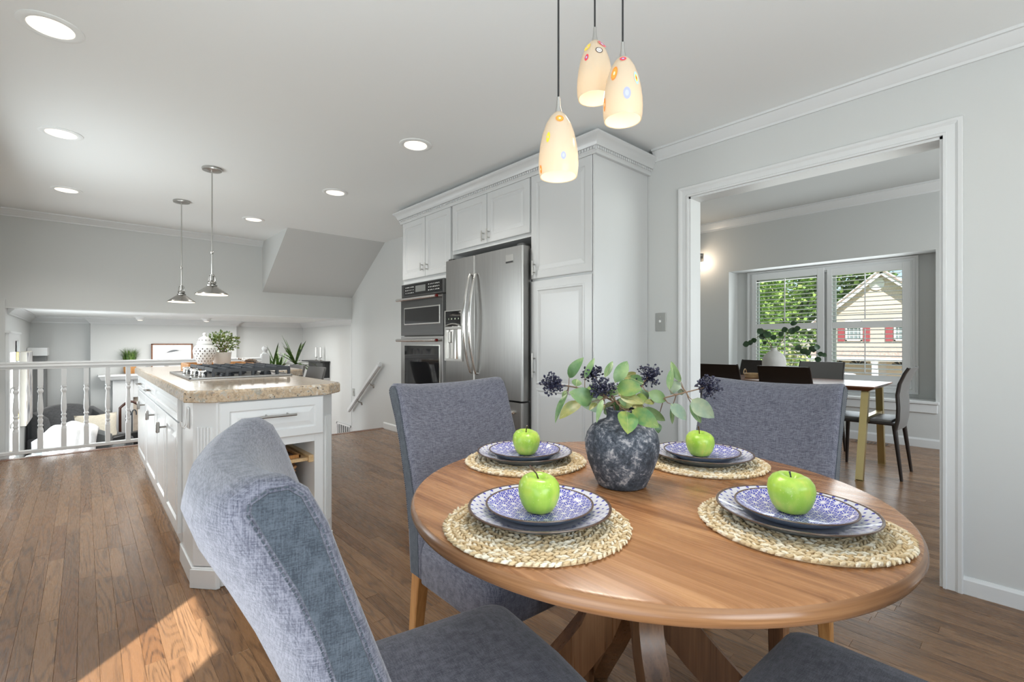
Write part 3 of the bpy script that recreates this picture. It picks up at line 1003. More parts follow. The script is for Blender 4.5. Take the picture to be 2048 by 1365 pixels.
for i, (x, y) in enumerate(SET):
    where = POS[i]
    z = TZ
    if mat0 is None:
        mat0 = obj('placemat', placemat_mesh(), SEAGRASS, None, False); mat0.location = (x, y, z)
        o = mat0
    else:
        o = mat0.copy(); C.objects.link(o); o.location = (x, y, z); o.rotation_euler = (0, 0, .7 * i)
    tag(o, 'round braided seagrass placemat at ' + where, 'placemat', 'placemats on the round table')
    z += .0085
    px, py = x + (.020, .006, 0, 0)[i], y + (.012, .008, .004, 0)[i]
    if plate0 is None:
        plate0 = thing('dinner_plate', '', 'plate', (px, py, z), group='dinner plates under the salad plates')
        obj('glazed_top', revolve([(0, .0052), (.078, .0052), (.086, .0072), (.110, .0150), (.1305, .0232)], 96), DOTS, plate0, False, smooth=60)
        obj('rim', revolve([(.1303, .0229), (.1335, .0242), (.1353, .0240), (.1356, .0225), (.1336, .0210), (.1303, .0229)], 96), PLATERIM, plate0, False, smooth=60)
        obj('underside', revolve([(.1340, .0212), (.112, .0105), (.094, .0035), (.088, .0), (.078, 0), (.076, .002), (0, .002)], 96), PLATEUNDER, plate0, False, smooth=60)
        o = plate0
    else: o = dup(plate0, (px, py, z), .3 * i)
    o['label'] = 'blue-dotted white dinner plate, lower plate at ' + where
    z += .0056
    if small0 is None:
        small0 = thing('salad_plate', '', 'plate', (px, py, z), group='blue star plates on the dinner plates')
        obj('glazed_top', revolve([(0, .0052), (.060, .0056), (.074, .0090), (.090, .0165), (.0985, .0220)], 96), STARS, small0, False, smooth=60)
        obj('rim', revolve([(.0983, .0217), (.1006, .0230), (.1022, .0228), (.1025, .0212), (.1006, .0198), (.0983, .0217)], 96), PLATERIM, small0, False, smooth=60)
        obj('underside', revolve([(.1010, .0200), (.086, .0100), (.070, .0030), (.064, 0), (.056, 0), (.054, .002), (0, .002)], 96), PLATEUNDER, small0, False, smooth=60)
        o = small0
    else: o = dup(small0, (px, py, z), .5 * i)
    o['label'] = 'small blue star-print plate, upper plate at ' + where
    z += .0056
    s = (1.0, 1.03, 1.0, .98)[i]
    ax, ay = px + (-.004, .003, .002, -.004)[i], py + (-.004, .006, -.003, .004)[i]
    ap = thing('green_apple', 'green apple on the upper plate at ' + where, 'apple', (ax, ay, z), .9 * i, 'green apples on the plates')
    prof = [(0, .006), (.010, .003), (.018, .0006), (.025, .004), (.033, .016), (.0382, .032), (.0395, .043), (.0375, .055), (.031, .064), (.0215, .0685), (.014, .0675), (.007, .0620), (.002, .0585), (0, .058)]
    sm = []
    for (a, c) in zip(prof, prof[1:]):
        sm += [a, ((a[0] + c[0]) / 2, (a[1] + c[1]) / 2)]
    sm.append(prof[-1])
    g = G(); g.lathe(sm, seg=40, cap=False)
    for v in g.bm.verts:
        a = math.atan2(v.co.y, v.co.x); k = 1 + .022 * math.sin(5 * a + i) * (1 - v.co.z / .09) + .03 * math.sin(a + i * 2)
        v.co.x *= k * s; v.co.y *= k * s; v.co.z *= s * (1 + .03 * math.sin(a + i))
        if v.co.z < .0008: v.co.z = .0008
    obj('flesh', g, APPLE, ap, False, smooth=80)
    g = G(); dxy = ((-.016, .010), (.002, .002), (-.012, .012), (.006, .002))[i]; hh = (.088, .074, .085, .086)[i] * s
    g.tube([(0, 0, .057 * s), (dxy[0] * .3, dxy[1] * .3, (.057 * s + hh) / 2), (dxy[0], dxy[1], hh)], [.0016, .0014, .0020], 6)
    obj('stalk', g, DARKWOOD if i != 1 else IRON, ap, False, smooth=60)

# ------------------------------------------------------------------ vase and branches
VC = (.955, .668)
t = thing('clay_vase', 'round weathered dark blue clay vase with pale worn patches, holding branches', 'vase', (*VC, TZ))
prof = [(0, .004), (.050, 0), (.056, .003), (.060, .010), (.071, .035), (.081, .062), (.0865, .088), (.0870, .106), (.0825, .124), (.072, .140), (.055, .152), (.042, .157), (.0365, .160), (.0350, .168), (.0365, .176), (.0385, .180), (.0375, .1825), (.034, .181), (.0315, .172), (.031, .155), (.05, .142), (.06, .10), (.05, .03), (0, .03)]
sm = []
for a, c in zip(prof, prof[1:]): sm += [a, ((a[0] + c[0]) / 2, (a[1] + c[1]) / 2)]
sm.append(prof[-1])
g = G(); g.lathe(sm, (*VC, TZ), 56, cap=False)
for v in g.bm.verts:
    d = v.co - Vector((*VC, TZ)); r = math.hypot(d.x, d.y)
    if r > .04 and d.z > .002:
        k = 1 + .012 * mnoise.noise(v.co * 40) + .006 * mnoise.noise(v.co * 130)
        v.co.x = VC[0] + d.x * k; v.co.y = VC[1] + d.y * k
obj('body', g, VASE, t, smooth=60)
LEAVES = [
(0.876,0.765,1.014, 0.885,0.730,1.065, 0.0235,0),(0.912,0.746,1.012, 0.938,0.736,1.064, 0.0132,0),(0.949,0.713,1.015, 0.980,0.712,1.055, 0.0145,0),(0.943,0.679,1.004, 0.982,0.670,1.057, 0.0271,0),
(0.912,0.652,0.997, 0.930,0.596,0.996, 0.0333,1),(0.909,0.641,0.979, 0.924,0.587,0.965, 0.0231,2),(1.001,0.625,0.982, 1.034,0.596,0.960, 0.0257,0),(0.885,0.703,0.961, 0.833,0.724,0.987, 0.0375,0),
(0.882,0.733,0.958, 0.821,0.747,0.925, 0.0276,2),(0.874,0.768,0.976, 0.820,0.762,0.914, 0.0128,0),(0.912,0.626,0.945, 0.872,0.594,0.904, 0.0399,1),(0.930,0.623,0.946, 0.940,0.560,0.914, 0.0328,1),
(1.012,0.643,0.944, 1.060,0.613,0.907, 0.0191,0),(1.041,0.589,0.954, 1.051,0.554,0.918, 0.0243,3),(1.070,0.604,0.942, 1.072,0.602,0.900, 0.0101,0),(1.060,0.546,0.967, 1.069,0.497,0.928, 0.0339,3),
(1.087,0.562,0.956, 1.095,0.541,0.907, 0.0176,0),(1.079,0.583,1.004, 1.078,0.611,1.055, 0.0156,0),(1.057,0.602,0.985, 1.072,0.603,1.040, 0.0148,0),(1.084,0.591,1.006, 1.060,0.600,0.975, 0.0215,3),
(0.864,0.655,0.973, 0.830,0.646,0.927, 0.0108,0),(0.923,0.696,0.946, 0.868,0.719,0.955, 0.0289,3),(1.011,0.644,1.000, 1.009,0.686,1.015, 0.0241,0),(0.989,0.690,1.012, 1.033,0.678,1.025, 0.0146,2),
(1.012,0.616,0.958, 0.976,0.621,0.960, 0.0127,2),(0.904,0.767,0.992, 0.913,0.772,1.010, 0.0218,0),(0.879,0.776,0.983, 0.864,0.776,0.966, 0.0095,0),(0.886,0.689,0.960, 0.857,0.688,0.947, 0.0113,2),
(1.060,0.640,0.900, 1.057,0.630,0.876, 0.0170,0),(0.970,0.681,0.937, 0.938,0.682,0.960, 0.0165,0),(1.088,0.588,0.987, 1.089,0.587,0.971, 0.0144,3),(1.005,0.649,0.984, 1.020,0.636,0.962, 0.0214,0),(0.948,0.647,0.958, 0.924,0.655,0.968, 0.0183,0)]
frng = random.Random(41)
for k in range(16):
    bx_, by_, bz_ = .925 + frng.uniform(-.035, .075), .69 + frng.uniform(-.05, .03), .958 + frng.uniform(-.012, .035)
    aa = frng.uniform(0, 2 * PI); ll = frng.uniform(.035, .055)
    LEAVES.append((bx_, by_, bz_, bx_ + ll * math.cos(aa) * .8, by_ + ll * math.sin(aa) * .8, bz_ + ll * frng.uniform(-.5, .5), frng.uniform(.016, .028), frng.choice((0, 0, 1, 2))))
CLUSTERS = [(0.831,0.779,1.002,0.027,0.029),(0.942,0.746,1.024,0.026,0.020),(0.888,0.674,0.994,0.035,0.026),(1.029,0.641,1.018,0.032,0.028),(1.109,0.529,0.995,0.028,0.030)]
bq = thing('berry_branches', 'branches of green leaves and dark berries standing in the clay vase', 'branches', (*VC, TZ + .03))
mouth = Vector((*VC, TZ + .175))
def leaf_mesh(base, tip, width, face, curl=.12, n=8):
    """an oval pointed leaf with a fold along its midrib, slightly curved"""
    base, tip = Vector(base), Vector(tip); d = tip - base; L = d.length; t = d.normalized()
    f = Vector(face); f = (f - t * f.dot(t)).normalized(); s = t.cross(f).normalized()
    g = G(); rows = []
    for i in range(n + 1):
        u = i / n
        w = width / 2 * (math.sin(PI * u ** .85) ** .75) if 0 < u < 1 else 0
        c = base + d * u + f * (curl * L * math.sin(PI * u) * .6 - curl * L * u * u * .5)
        if w < 1e-6: rows.append([g.bm.verts.new(c)])
        else: rows.append([g.bm.verts.new(c + s * w * k + f * abs(k) * w * .22) for k in (-1, -.5, 0, .5, 1)])
    for A, B in zip(rows, rows[1:]):
        if len(A) == 1: [g.bm.faces.new((A[0], B[k], B[k + 1])) for k in range(4)]
        elif len(B) == 1: [g.bm.faces.new((A[k], B[0], A[k + 1])) for k in range(4)]
        else: [g.bm.faces.new((A[k], B[k], B[k + 1], A[k + 1])) for k in range(4)]
    return g
rng = random.Random(5)
tocam = Vector((0, 0, 1.1))
for k, (bx, by, bz, tx, ty, tz, w, tn) in enumerate(LEAVES):
    base, tip = Vector((bx, by, bz)), Vector((tx, ty, tz))
    face = (tocam - base).normalized() + Vector((rng.uniform(-.35, .35), rng.uniform(-.35, .35), rng.uniform(.0, .5)))
    g = leaf_mesh(base, tip, w * 1.18, face, rng.uniform(.05, .2))
    lf = obj('leaf', g, LEAF[tn], bq, smooth=60)
    g = G(); d = tip - base; f = (face - d.normalized() * face.dot(d.normalized())).normalized()
    g.tube([base + f * .0004, base + d * .5 + f * (d.length * .035 + .0006), base + d * .93 - f * d.length * .02], [.0009, .0006, .0003], 4)
    obj('midrib', g, VEIN, lf)
g = G()
def branch(pts, r):
    P = [Vector(p) for p in pts]; out = []
    for i in range(13):
        u = i / 12 * (len(P) - 1); k = min(int(u), len(P) - 2); f = u - k
        p0, p1, p2, p3 = P[max(k - 1, 0)], P[k], P[k + 1], P[min(k + 2, len(P) - 1)]
        out.append(.5 * ((2 * p1) + (p2 - p0) * f + (2 * p0 - 5 * p1 + 4 * p2 - p3) * f * f + (3 * p1 - p0 - 3 * p2 + p3) * f ** 3))
    gg = G(); gg.tube(out, [r * (1 - .55 * i / 12) for i in range(13)], 6); return gg
hubs = [((.905, .74, .985), CLUSTERS[0]), ((.945, .715, .985), CLUSTERS[1]), ((.925, .665, .965), CLUSTERS[2]), ((.99, .655, .975), CLUSTERS[3]), ((1.03, .60, .968), CLUSTERS[4])]
for k, (h, c) in enumerate(hubs):
    foot = (VC[0] + .012 * math.cos(k * 2.1), VC[1] + .012 * math.sin(k * 2.1), TZ + .035)
    mm = (VC[0] + .016 * math.cos(k * 1.3 + 1), VC[1] + .016 * math.sin(k * 1.3 + 1), TZ + .18)
    obj('branch', branch([foot, mm, h, c[:3]], .0028), STEM, bq, smooth=60)
nodes = [Vector(h) for h, c in hubs] + [Vector(c[:3]) * .5 + Vector(h) * .5 for h, c in hubs] + [Vector((1.06, .585, .975)), mouth + Vector((-.01, -.01, .01)), mouth + Vector((.02, -.01, .02))]
tw = G()
for L in LEAVES:
    base = Vector(L[:3]); n = min(nodes, key=lambda q: (q - base).length)
    if (n - base).length > .004:
        mid = (n + base) / 2 + Vector((0, 0, -.004)); tw.tube([n, mid, base], [.0014, .0011, .0008], 5)
o = obj('leaf_stalks', tw, STEM, bq); o['kind'] = 'stuff'
for c in CLUSTERS:
    ctr = Vector(c[:3]); g = G(); st = G()
    for k in range(84):
        v = Vector((rng.gauss(0, 1), rng.gauss(0, 1), rng.gauss(0, 1))); v = v.normalized() * (rng.random() ** .45)
        p = ctr + Vector((v.x * c[3], v.y * c[3], v.z * c[4]))
        q = ctr + (p - ctr) * .45 + Vector((0, 0, -.004))
        dr = Vector((rng.uniform(-1, 1), rng.uniform(-1, 1), rng.uniform(-.3, 1))).normalized()
        for s in range(rng.choice((1, 2, 2))):
            e = p + Vector((rng.uniform(-1, 1), rng.uniform(-1, 1), rng.uniform(-1, 1))) * .006
            g.tube([e - dr * .0036, e - dr * .0012, e + dr * .0018, e + dr * .0036], [.0009, .0024, .0022, .0007], 5)
            st.tube([q, e - dr * .003], .0005, 4, cap=False)
        st.tube([ctr + Vector((0, 0, -.01)), q], .0007, 4, cap=False)
    o = obj('berry_cluster', g, BERRY, bq, smooth=60); o['kind'] = 'stuff'
    o2 = obj('berry_stalks', st, BERRY, o); o2['kind'] = 'stuff'

# ------------------------------------------------------------------ three glass pendants over the table
def dotmat(name, stops):
    m = M(name, (.8, .4, .1), .15)
    x, y, z = m.xyz(m.coord('Object'))
    r = (x * x + y * y).sqrt()
    c = m.ramp(r * 100., stops, 'CONSTANT'); m.color(c)
    m.link(c, m.b.inputs['Emission Color']); m.b.inputs['Emission Strength'].default_value = .25
    return m.m
Wc = (.85, .78, .62)
MILLE = [dotmat('cane_orange', [(0, (.9, .75, .45)), (.28, (.85, .30, .04)), (.75, (.80, .22, .03))]),
         dotmat('cane_yellow', [(0, (.45, .2, .5)), (.25, (.85, .62, .04)), (.6, (.80, .55, .03))]),
         dotmat('cane_red', [(0, (.5, .5, .75)), (.30, (.12, .10, .30)), (.48, (.65, .04, .06))]),
         dotmat('cane_black', [(0, (.8, .75, .7)), (.30, (.04, .03, .03)), (.42, (.8, .75, .65)), (.72, (.07, .05, .05))]),
         dotmat('cane_teal', [(0, (.5, .06, .03)), (.30, (.80, .62, .05)), (.6, (.35, .62, .60))]),
         dotmat('cane_lilac', [(0, (.40, .42, .60)), (.5, (.32, .34, .52))])]
SP = [(.004, .158), (.010, .154), (.020, .144), (.030, .126), (.0385, .102), (.0440, .076), (.0470, .050), (.0478, .030), (.0468, .012), (.0445, 0), (.0425, .001), (.0445, .012), (.0455, .030), (.0447, .05), (.0417, .076), (.0362, .102), (.0277, .126), (.018, .141), (.004, .152)]
def outer_r(z):
    P = SP[:10]
    for (r0, z0), (r1, z1) in zip(P, P[1:]):
        if z1 <= z <= z0: return r0 + (r1 - r0) * (z0 - z) / (z0 - z1)
    return .04
def glass_pendant(label, x, y, z, dots):
    t = thing('glass_pendant', label, 'pendant lamp', (x, y, z), group='glass pendant lamps over the round table')
    g = G(); g.lathe(SP, (x, y, z), 48, cap=False); obj('glass_shade', g, MILK, t, smooth=60)
    g = G(); g.lathe([(.0095, .150), (.0085, .156), (.0055, .168), (.0042, .185), (.0040, .192), (0, .192)], (x, y, z), 20, cap=False); obj('neck', g, NICKEL, t, smooth=50)
    g = G(); g.tube([(x, y, z + .19), (x, y, CZ - .002)], .0024, 8); g.lathe([(0, CZ), (.03, CZ), (.03, CZ - .012), (.012, CZ - .022), (0, CZ - .022)], (x, y, 0), 24, cap=False); obj('cord', g, BLACK, t)
    g = G(); g.lathe([(0, .03), (.010, .034), (.019, .050), (.021, .062), (.018, .078), (.012, .094), (.011, .135), (0, .136)], (x, y, z), 24, cap=False); obj('bulb', g, BULB, t, smooth=60)
    to = math.atan2(-y, -x)
    for (da, hz, w, h, k) in dots:
        a = to + R(da); r = outer_r(hz)
        g = G(); b = bmesh.new(); n = 16
        c0 = b.verts.new((0, 0, .0010)); ring = [b.verts.new((math.cos(2 * PI * i / n) * .01, math.sin(2 * PI * i / n) * .01, .0004)) for i in range(n)]
        for i in range(n): b.faces.new((c0, ring[i], ring[(i + 1) % n]))
        g.join(b)
        o = obj('murrine_dot', g, MILLE[k], t, False)
        dz = (outer_r(min(hz + .012, .154)) - outer_r(max(hz - .012, 0))) / .024
        o.location = (r * math.cos(a), r * math.sin(a), hz)
        nrm = Vector((math.cos(a), math.sin(a), -dz)).normalized()
        up = Vector((0, 0, 1)); up = (up - nrm * up.dot(nrm)).normalized(); sd = up.cross(nrm)
        o.rotation_euler = Matrix((sd, up, nrm)).transposed().to_euler()
        o.scale = (w / .02, h / .02, 1)
    p = lamp('pendant_bulb', 'POINT', (x, y, z + .055), .20, (1.0, .85, .66), shadow_soft_size=.018)
    p.parent = t; p.location = (0, 0, .012)
    q = lamp('pendant_downlight', 'SPOT', (x, y, z), 5.5, (1.0, .92, .80), aim=(0, 0, -1), spot_size=R(105), spot_blend=.5, shadow_soft_size=.03)
    q.parent = t; q.location = (0, 0, .005)
    return t
glass_pendant('milk glass pendant hanging lowest of the three, with an orange flower dot', .850, .776, 1.500, [(6, .128, .019, .021, 0), (-34, .082, .010, .026, 1), (14, .034, .012, .018, 5), (-62, .012, .01, .02, 0)])
glass_pendant('milk glass pendant farthest of the three, with a black ringed dot', 1.022, .801, 1.757, [(18, .110, .020, .020, 3), (-32, .094, .012, .020, 2), (50, .136, .03, .022, 2), (-42, .128, .020, .022, 1)])
glass_pendant('milk glass pendant rightmost of the three, with a red and violet dot', .982, .684, 1.645, [(2, .139, .016, .017, 2), (-30, .100, .017, .038, 0), (48, .086, .014, .034, 4), (12, .044, .018, .030, 5), (-64, .034, .01, .034, 0)])
# ------------------------------------------------------------------ tall cabinets along the right wall
CX = 2.279
def fx(X, ya, z0, sgn=-1):
    """panel facing -x at plane X; u runs along +y from ya, v up"""
    return lambda u, v, d: (X + sgn * d, ya + u, z0 + v)
RAISED = [(0, -.018), (0, 0), (.004, .002), (.052, .002), (.058, -.004), (.062, -.004), (.085, .001), (.09, .001)]
def door(parent, X, y0, y1, z0, z1, name='door', loops=RAISED, label=None):
    g = G(); g.panel(fx(X, y0, z0), y1 - y0, z1 - z0, loops); return obj(name, g, CAB, parent, label=label)
def bar_pull(parent, X, y, z0, z1, horizontal=None):
    g = G()
    if horizontal: a, c = horizontal; g.tube([(X - .028, a, z0), (X - .028, c, z0)], .0055, 10); ps = [(a + (c - a) * .2, z0), (a + (c - a) * .8, z0)]
    else: g.tube([(X - .028, y, z0), (X - .028, y, z1)], .0055, 10); ps = [(y, z0 + (z1 - z0) * .22), (y, z0 + (z1 - z0) * .78)]
    for yy, zz in ps: g.tube([(X - .028, yy, zz), (X + .001, yy, zz)], .0045, 8)
    return obj('handle', g, NICKEL, parent, smooth=40)

c = thing('pantry_cabinet', 'tall white pantry cabinet at the right end of the cabinet run', 'cabinet', (2.57, 2.065, 0))
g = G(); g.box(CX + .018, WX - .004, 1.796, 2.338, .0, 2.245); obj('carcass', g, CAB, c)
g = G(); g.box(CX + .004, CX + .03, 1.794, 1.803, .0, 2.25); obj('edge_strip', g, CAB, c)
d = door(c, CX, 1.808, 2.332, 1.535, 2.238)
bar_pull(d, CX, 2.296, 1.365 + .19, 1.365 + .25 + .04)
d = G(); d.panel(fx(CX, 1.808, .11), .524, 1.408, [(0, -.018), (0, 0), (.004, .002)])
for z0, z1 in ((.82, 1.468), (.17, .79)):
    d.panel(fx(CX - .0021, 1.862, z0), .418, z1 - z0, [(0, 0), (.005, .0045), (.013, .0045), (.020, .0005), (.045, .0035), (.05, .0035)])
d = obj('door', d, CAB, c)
bar_pull(d, CX, 2.296, .865, 1.03)
c = thing('fridge_top_cabinet', 'white double-door wall cabinet above the refrigerator', 'cabinet', (2.57, 2.81, 1.835))
g = G(); g.box(CX + .018, WX - .004, 2.338, 3.288, 1.835, 2.245); obj('carcass', g, CAB, c)
d1_ = door(c, CX, 2.350, 2.812, 1.862, 2.238); bar_pull(d1_, CX, 2.784, 1.88, 1.96)
d2_ = door(c, CX, 2.818, 3.270, 1.862, 2.238); bar_pull(d2_, CX, 2.848, 1.875, 1.955)
c = thing('oven_cabinet', 'tall white cabinet with double doors above the built-in ovens', 'cabinet', (2.57, 3.70, 0))
g = G(); g.box(CX + .018, WX - .004, 3.288, 3.372, 0, 2.245); g.box(CX + .018, WX - .004, 4.092, 4.115, 0, 2.245); g.box(CX + .018, WX - .004, 3.372, 4.092, 1.652, 2.245); g.box(CX + .018, WX - .004, 3.372, 4.092, 0, .44); g.box(WX - .05, WX - .004, 3.372, 4.092, .44, 1.652)
obj('carcass', g, CAB, c)
d1_ = door(c, CX, 3.300, 3.692, 1.70, 2.238); bar_pull(d1_, CX, 3.655, 1.745, 1.815)
d2_ = door(c, CX, 3.698, 4.098, 1.70, 2.238); bar_pull(d2_, CX, 3.735, 1.750, 1.820)
door(c, CX, 3.38, 4.085, .12, .42, 'drawer_front')

# crown with dentils on top of the run
t = thing('cabinet_crown', 'white crown moulding with a dentil band on top of the tall cabinets', 'moulding', (2.57, 2.95, 2.245))
path = [(WX, 1.796, 2.245), (CX + .018, 1.796, 2.245), (CX + .018, 4.115, 2.245), (WX, 4.115, 2.245)]
g = G(); g.sweep(path, [(0, -.006), (.022, -.006), (.024, .010), (.028, .014), (.030, .020), (.030, .034), (.040, .036), (.044, .046), (.052, .066), (.066, .082), (.074, .088), (.078, .094), (.078, .104), (0, .104)], side=1)
cr = obj('cove', g, CAB, t, smooth=25)
g = G()
x0 = CX + .018 - .030; y = 1.772
while y < 4.13:
    g.box(x0 - .007, x0 + .004, y, y + .014, 2.245 + .017, 2.245 + .033); y += .022
x = CX - .005
while x < WX - .02:
    g.box(x, x + .014, 1.766 - .007, 1.766 + .004, 2.245 + .017, 2.245 + .033); x += .022
o = obj('dentil_band', g, CAB, t); o['kind'] = 'stuff'

# ------------------------------------------------------------------ refrigerator
FX = 2.205
t = thing('refrigerator', 'stainless steel French-door refrigerator with a water dispenser between the pantry and ovens', 'refrigerator', (2.5, 2.81, 0))
g = G(); g.box(FX + .085, 2.86, 2.352, 3.262, .03, 1.755, .006); obj('cabinet', g, M('fridge_side', (.20, .20, .20), .45).m, t)
g = G(); g.box(FX + .10, 2.8, 2.37, 3.25, 0, .04); obj('base', g, BLACK, t)
def fdoor(name, y0, y1, z0, z1, hole=None):
    g = G(); b = bmesh.new(); n = 10
    # front bows very slightly outwards
    pts = [(FX + .075, y0), (FX + .012, y0), (FX + .003, y0 + .006)] + [(FX - .004 * math.sin(PI * i / n), y0 + .010 + (y1 - y0 - .02) * i / n) for i in range(n + 1)] + [(FX + .003, y1 - .006), (FX + .012, y1), (FX + .075, y1)]
    g.prism(pts, lambda u, v, d: (u, v, d), z0, z1)
    return obj(name, g, STEEL, t, smooth=30)
SPL = 2.876
dl = fdoor('door', SPL + .003, 3.264, .700, 1.765)
dr = fdoor('door', 2.346, SPL - .003, .700, 1.765)
dz = fdoor('freezer_drawer', 2.346, 3.264, .05, .688)
def bowed(y, z0, z1, parent, tilt=0):
    pts = []; n = 16
    for i in range(n + 1):
        u = i / n; pts.append((FX - .012 - .062 * math.sin(PI * u) ** .8, y + tilt * (math.sin(PI * u)), z0 + (z1 - z0) * u))
    g = G(); g.tube(pts, [.010 + .006 * math.sin(PI * i / n) for i in range(n + 1)], 10, flat=.75)
    for p in (pts[0], pts[-1]): g.tube([p, (FX + .006, p[1], p[2])], .010, 8)
    return obj('handle', g, CHROME, parent, smooth=50)
bowed(SPL + .034, .875, 1.625, dl); bowed(SPL - .034, .868, 1.62, dr)
g = G(); pts = [(FX - .01 - .05 * math.sin(PI * i / 14) ** .7, 2.42 + .77 * i / 14, .62) for i in range(15)]
g.tube(pts, .014, 10); [g.tube([p, (FX + .004, p[1], p[2])], .011, 8) for p in (pts[0], pts[-1])]
obj('handle', g, CHROME, dz, smooth=50)
g = G(); g.box(FX - .019, FX + .004, 3.022, 3.235, 1.232, 1.352, .003); obj('dispenser_panel', g, BGLASS, dl)
g = G()
for q in ((3.008, 3.022, .955, 1.360), (3.235, 3.249, .955, 1.360), (3.022, 3.235, .955, .972), (3.022, 3.235, 1.352, 1.360)): g.box(FX - .020, FX + .004, *q)
ds = obj('dispenser_frame', g, NICKEL, dl)
g = G(); b = bmesh.new(); g.prism([(3.022, 0), (3.05, .012), (3.13, .016), (3.16, .004), (3.20, .002), (3.235, .0)], lambda u, v, dd: (FX - .0045 - v, u, dd), .972, 1.232)
obj('dispenser_recess', g, CHROME, dl, smooth=40)
g = G(); g.tube([(FX - .021, 3.03 + .2 * i / 10, 1.236 + .014 * math.sin(PI * i / 10)) for i in range(11)], .007, 8); g.box(FX - .026, FX, 3.022, 3.235, 1.205, 1.230, .003); obj('dispenser_ledge', g, NICKEL, dl, smooth=40)
g = G(); g.box(FX - .026, FX - .008, 3.170, 3.195, 1.10, 1.19, .004); obj('dispenser_paddle', g, NICKEL, dl)
g = G()
for k in range(3): g.box(FX - .0205, FX - .019, 3.085 + k * .024, 3.093 + k * .024, 1.247, 1.251)
for k, w in ((0, .008), (1, .010), (2, .014), (3, .006)): g.box(FX - .0205, FX - .019, 3.05 + k * .045, 3.05 + k * .045 + w, 1.285, 1.297)
o = obj('display_marks', g, M('marks_pale', (.45, .5, .38), .5).m, dl); o['kind'] = 'stuff'
g = G(); g.box(FX - .0055, FX, 2.428, 2.508, 1.655, 1.715, .001); bd = obj('badge', g, NICKEL, dr)
g = G(); g.box(FX - .0065, FX, 2.430, 2.506, 1.657, 1.668); obj('badge_band', g, BLACK, dr)
g = G(); g.box(FX + .02, FX + .12, 2.36, 2.42, 1.755, 1.785, .004); g.box(FX + .02, FX + .12, 3.19, 3.25, 1.755, 1.785, .004); obj('hinge_cover', g, STEELD, t)

# ------------------------------------------------------------------ built-in oven tower
OX = 2.262
t = thing('double_wall_oven', 'built-in stainless microwave and oven tower left of the refrigerator', 'oven', (2.5, 3.73, .44))
g = G(); g.box(OX + .03, 2.82, 3.374, 4.09, .44, 1.65); obj('housing', g, STEELD, t)
g = G(); g.box(OX, OX + .03, 3.374, 4.092, 1.525, 1.650, .003); cp = obj('control_panel', g, STEELD, t)
g = G(); g.box(OX - .002, OX + .002, 3.40, 4.04, 1.540, 1.640); obj('touch_strip', g, BGLASS, cp)
g = G(); g.box(OX - .0035, OX, 3.66, 3.83, 1.565, 1.622); obj('display', g, LCD, cp)
g = G(); rng = random.Random(2)
for r_ in range(3):
    for k in range(7): g.box(OX - .003, OX, 3.44 + k * .027, 3.446 + k * .027 + rng.random() * .008, 1.562 + r_ * .026, 1.571 + r_ * .026)
    for k in range(6): g.box(OX - .003, OX, 3.865 + k * .027, 3.871 + k * .027 + rng.random() * .008, 1.560 + r_ * .026, 1.568 + r_ * .026)
o = obj('key_marks', g, M('marks_white', (.6, .6, .58), .5).m, cp); o['kind'] = 'stuff'
def oven_door(z0, z1, wz0, wz1, hz):
    g = G(); g.box(OX - .008, OX + .03, 3.378, 4.090, z0, z1, .003); d = obj('oven_door', g, STEELD if z0 > 1 else STEEL, t)
    g = G(); g.box(OX - .011, OX, 3.420, 4.025, wz0, wz1, .002); obj('window_frame', g, CHROME, d)
    g = G(); g.box(OX - .0125, OX - .004, 3.432, 4.013, wz0 + .012, wz1 - .012); obj('window_glass', g, BGLASS, d)
    g = G(); g.tube([(OX - .055, 3.41, hz), (OX - .055, 4.085, hz)], .013, 12)
    for y in (3.45, 4.05): g.tube([(OX - .055, y, hz), (OX, y, hz)], .010, 8)
    h = obj('handle', g, CHROME, d, smooth=40)
    g = G(); g.lathe([(0, 0), (.0125, 0), (.0125, .014), (.010, .017), (0, .017)], (OX - .055, 3.405, hz), 16, 'Y', cap=False); g.bm.transform(Matrix.Translation((0, -.012, 0)))
    obj('medallion', g, REDMED, d, smooth=40)
oven_door(1.165, 1.518, 1.265, 1.428, 1.500)
oven_door(.47, 1.158, .62, 1.085, 1.122)
g = G(); g.box(OX, OX + .03, 3.376, 4.09, .442, .465); obj('lower_vent', g, BLACK, t)

# light switch
t = thing('light_switch', 'grey wall plate with a white toggle switch left of the doorway', 'switch', (WX, 1.698, 1.238))
g = G(); g.box(WX - .006, WX, 1.660, 1.736, 1.178, 1.300, .002); p = obj('plate', g, M('switch_grey', (.36, .365, .35), .4, .3).m, t)
g = G(); g.box(WX - .018, WX - .004, 1.692, 1.704, 1.235, 1.252, .002); obj('toggle', g, WHITE, p)
g = G(); [g.lathe([(0, 0), (.003, 0), (.003, .002), (0, .002)], (WX - .0075, 1.698, z), 8, 'X', cap=False) for z in (1.205, 1.273)]; obj('screw', g, NICKEL, p)

# ------------------------------------------------------------------ kitchen island
IX0, IX1, IY0, IY1, CT = .364, .990, 2.469, 5.20, .834
FL, FR_ = .440, .915
t = thing('kitchen_island', 'white kitchen island with chamfered fluted corners, drawers and open basket shelves', 'island', (.68, 3.8, 0))
g = G()
body = [(IX0, 2.548), (FL, IY0), (.500, IY0), (.500, IY0 + .40), (IX0, IY0 + .40)]
g.prism(body, lambda u, v, d: (u, v, d), .096, CT)
g.prism([(.872, IY0), (FR_, IY0), (IX1, 2.548), (IX1, IY0 + .40), (.872, IY0 + .40)], lambda u, v, d: (u, v, d), .096, CT)
g.box(.50, .872, IY0 + .002, IY0 + .40, .600, CT); g.box(.50, .872, IY0, IY0 + .40, .075, .097)
g.box(IX0, IX0 + .03, IY0 + .40, 2.865, 0, CT)
g.box(.395, IX1, IY0 + .39, IY1, .0, CT)
obj('body', g, ISLE, t)
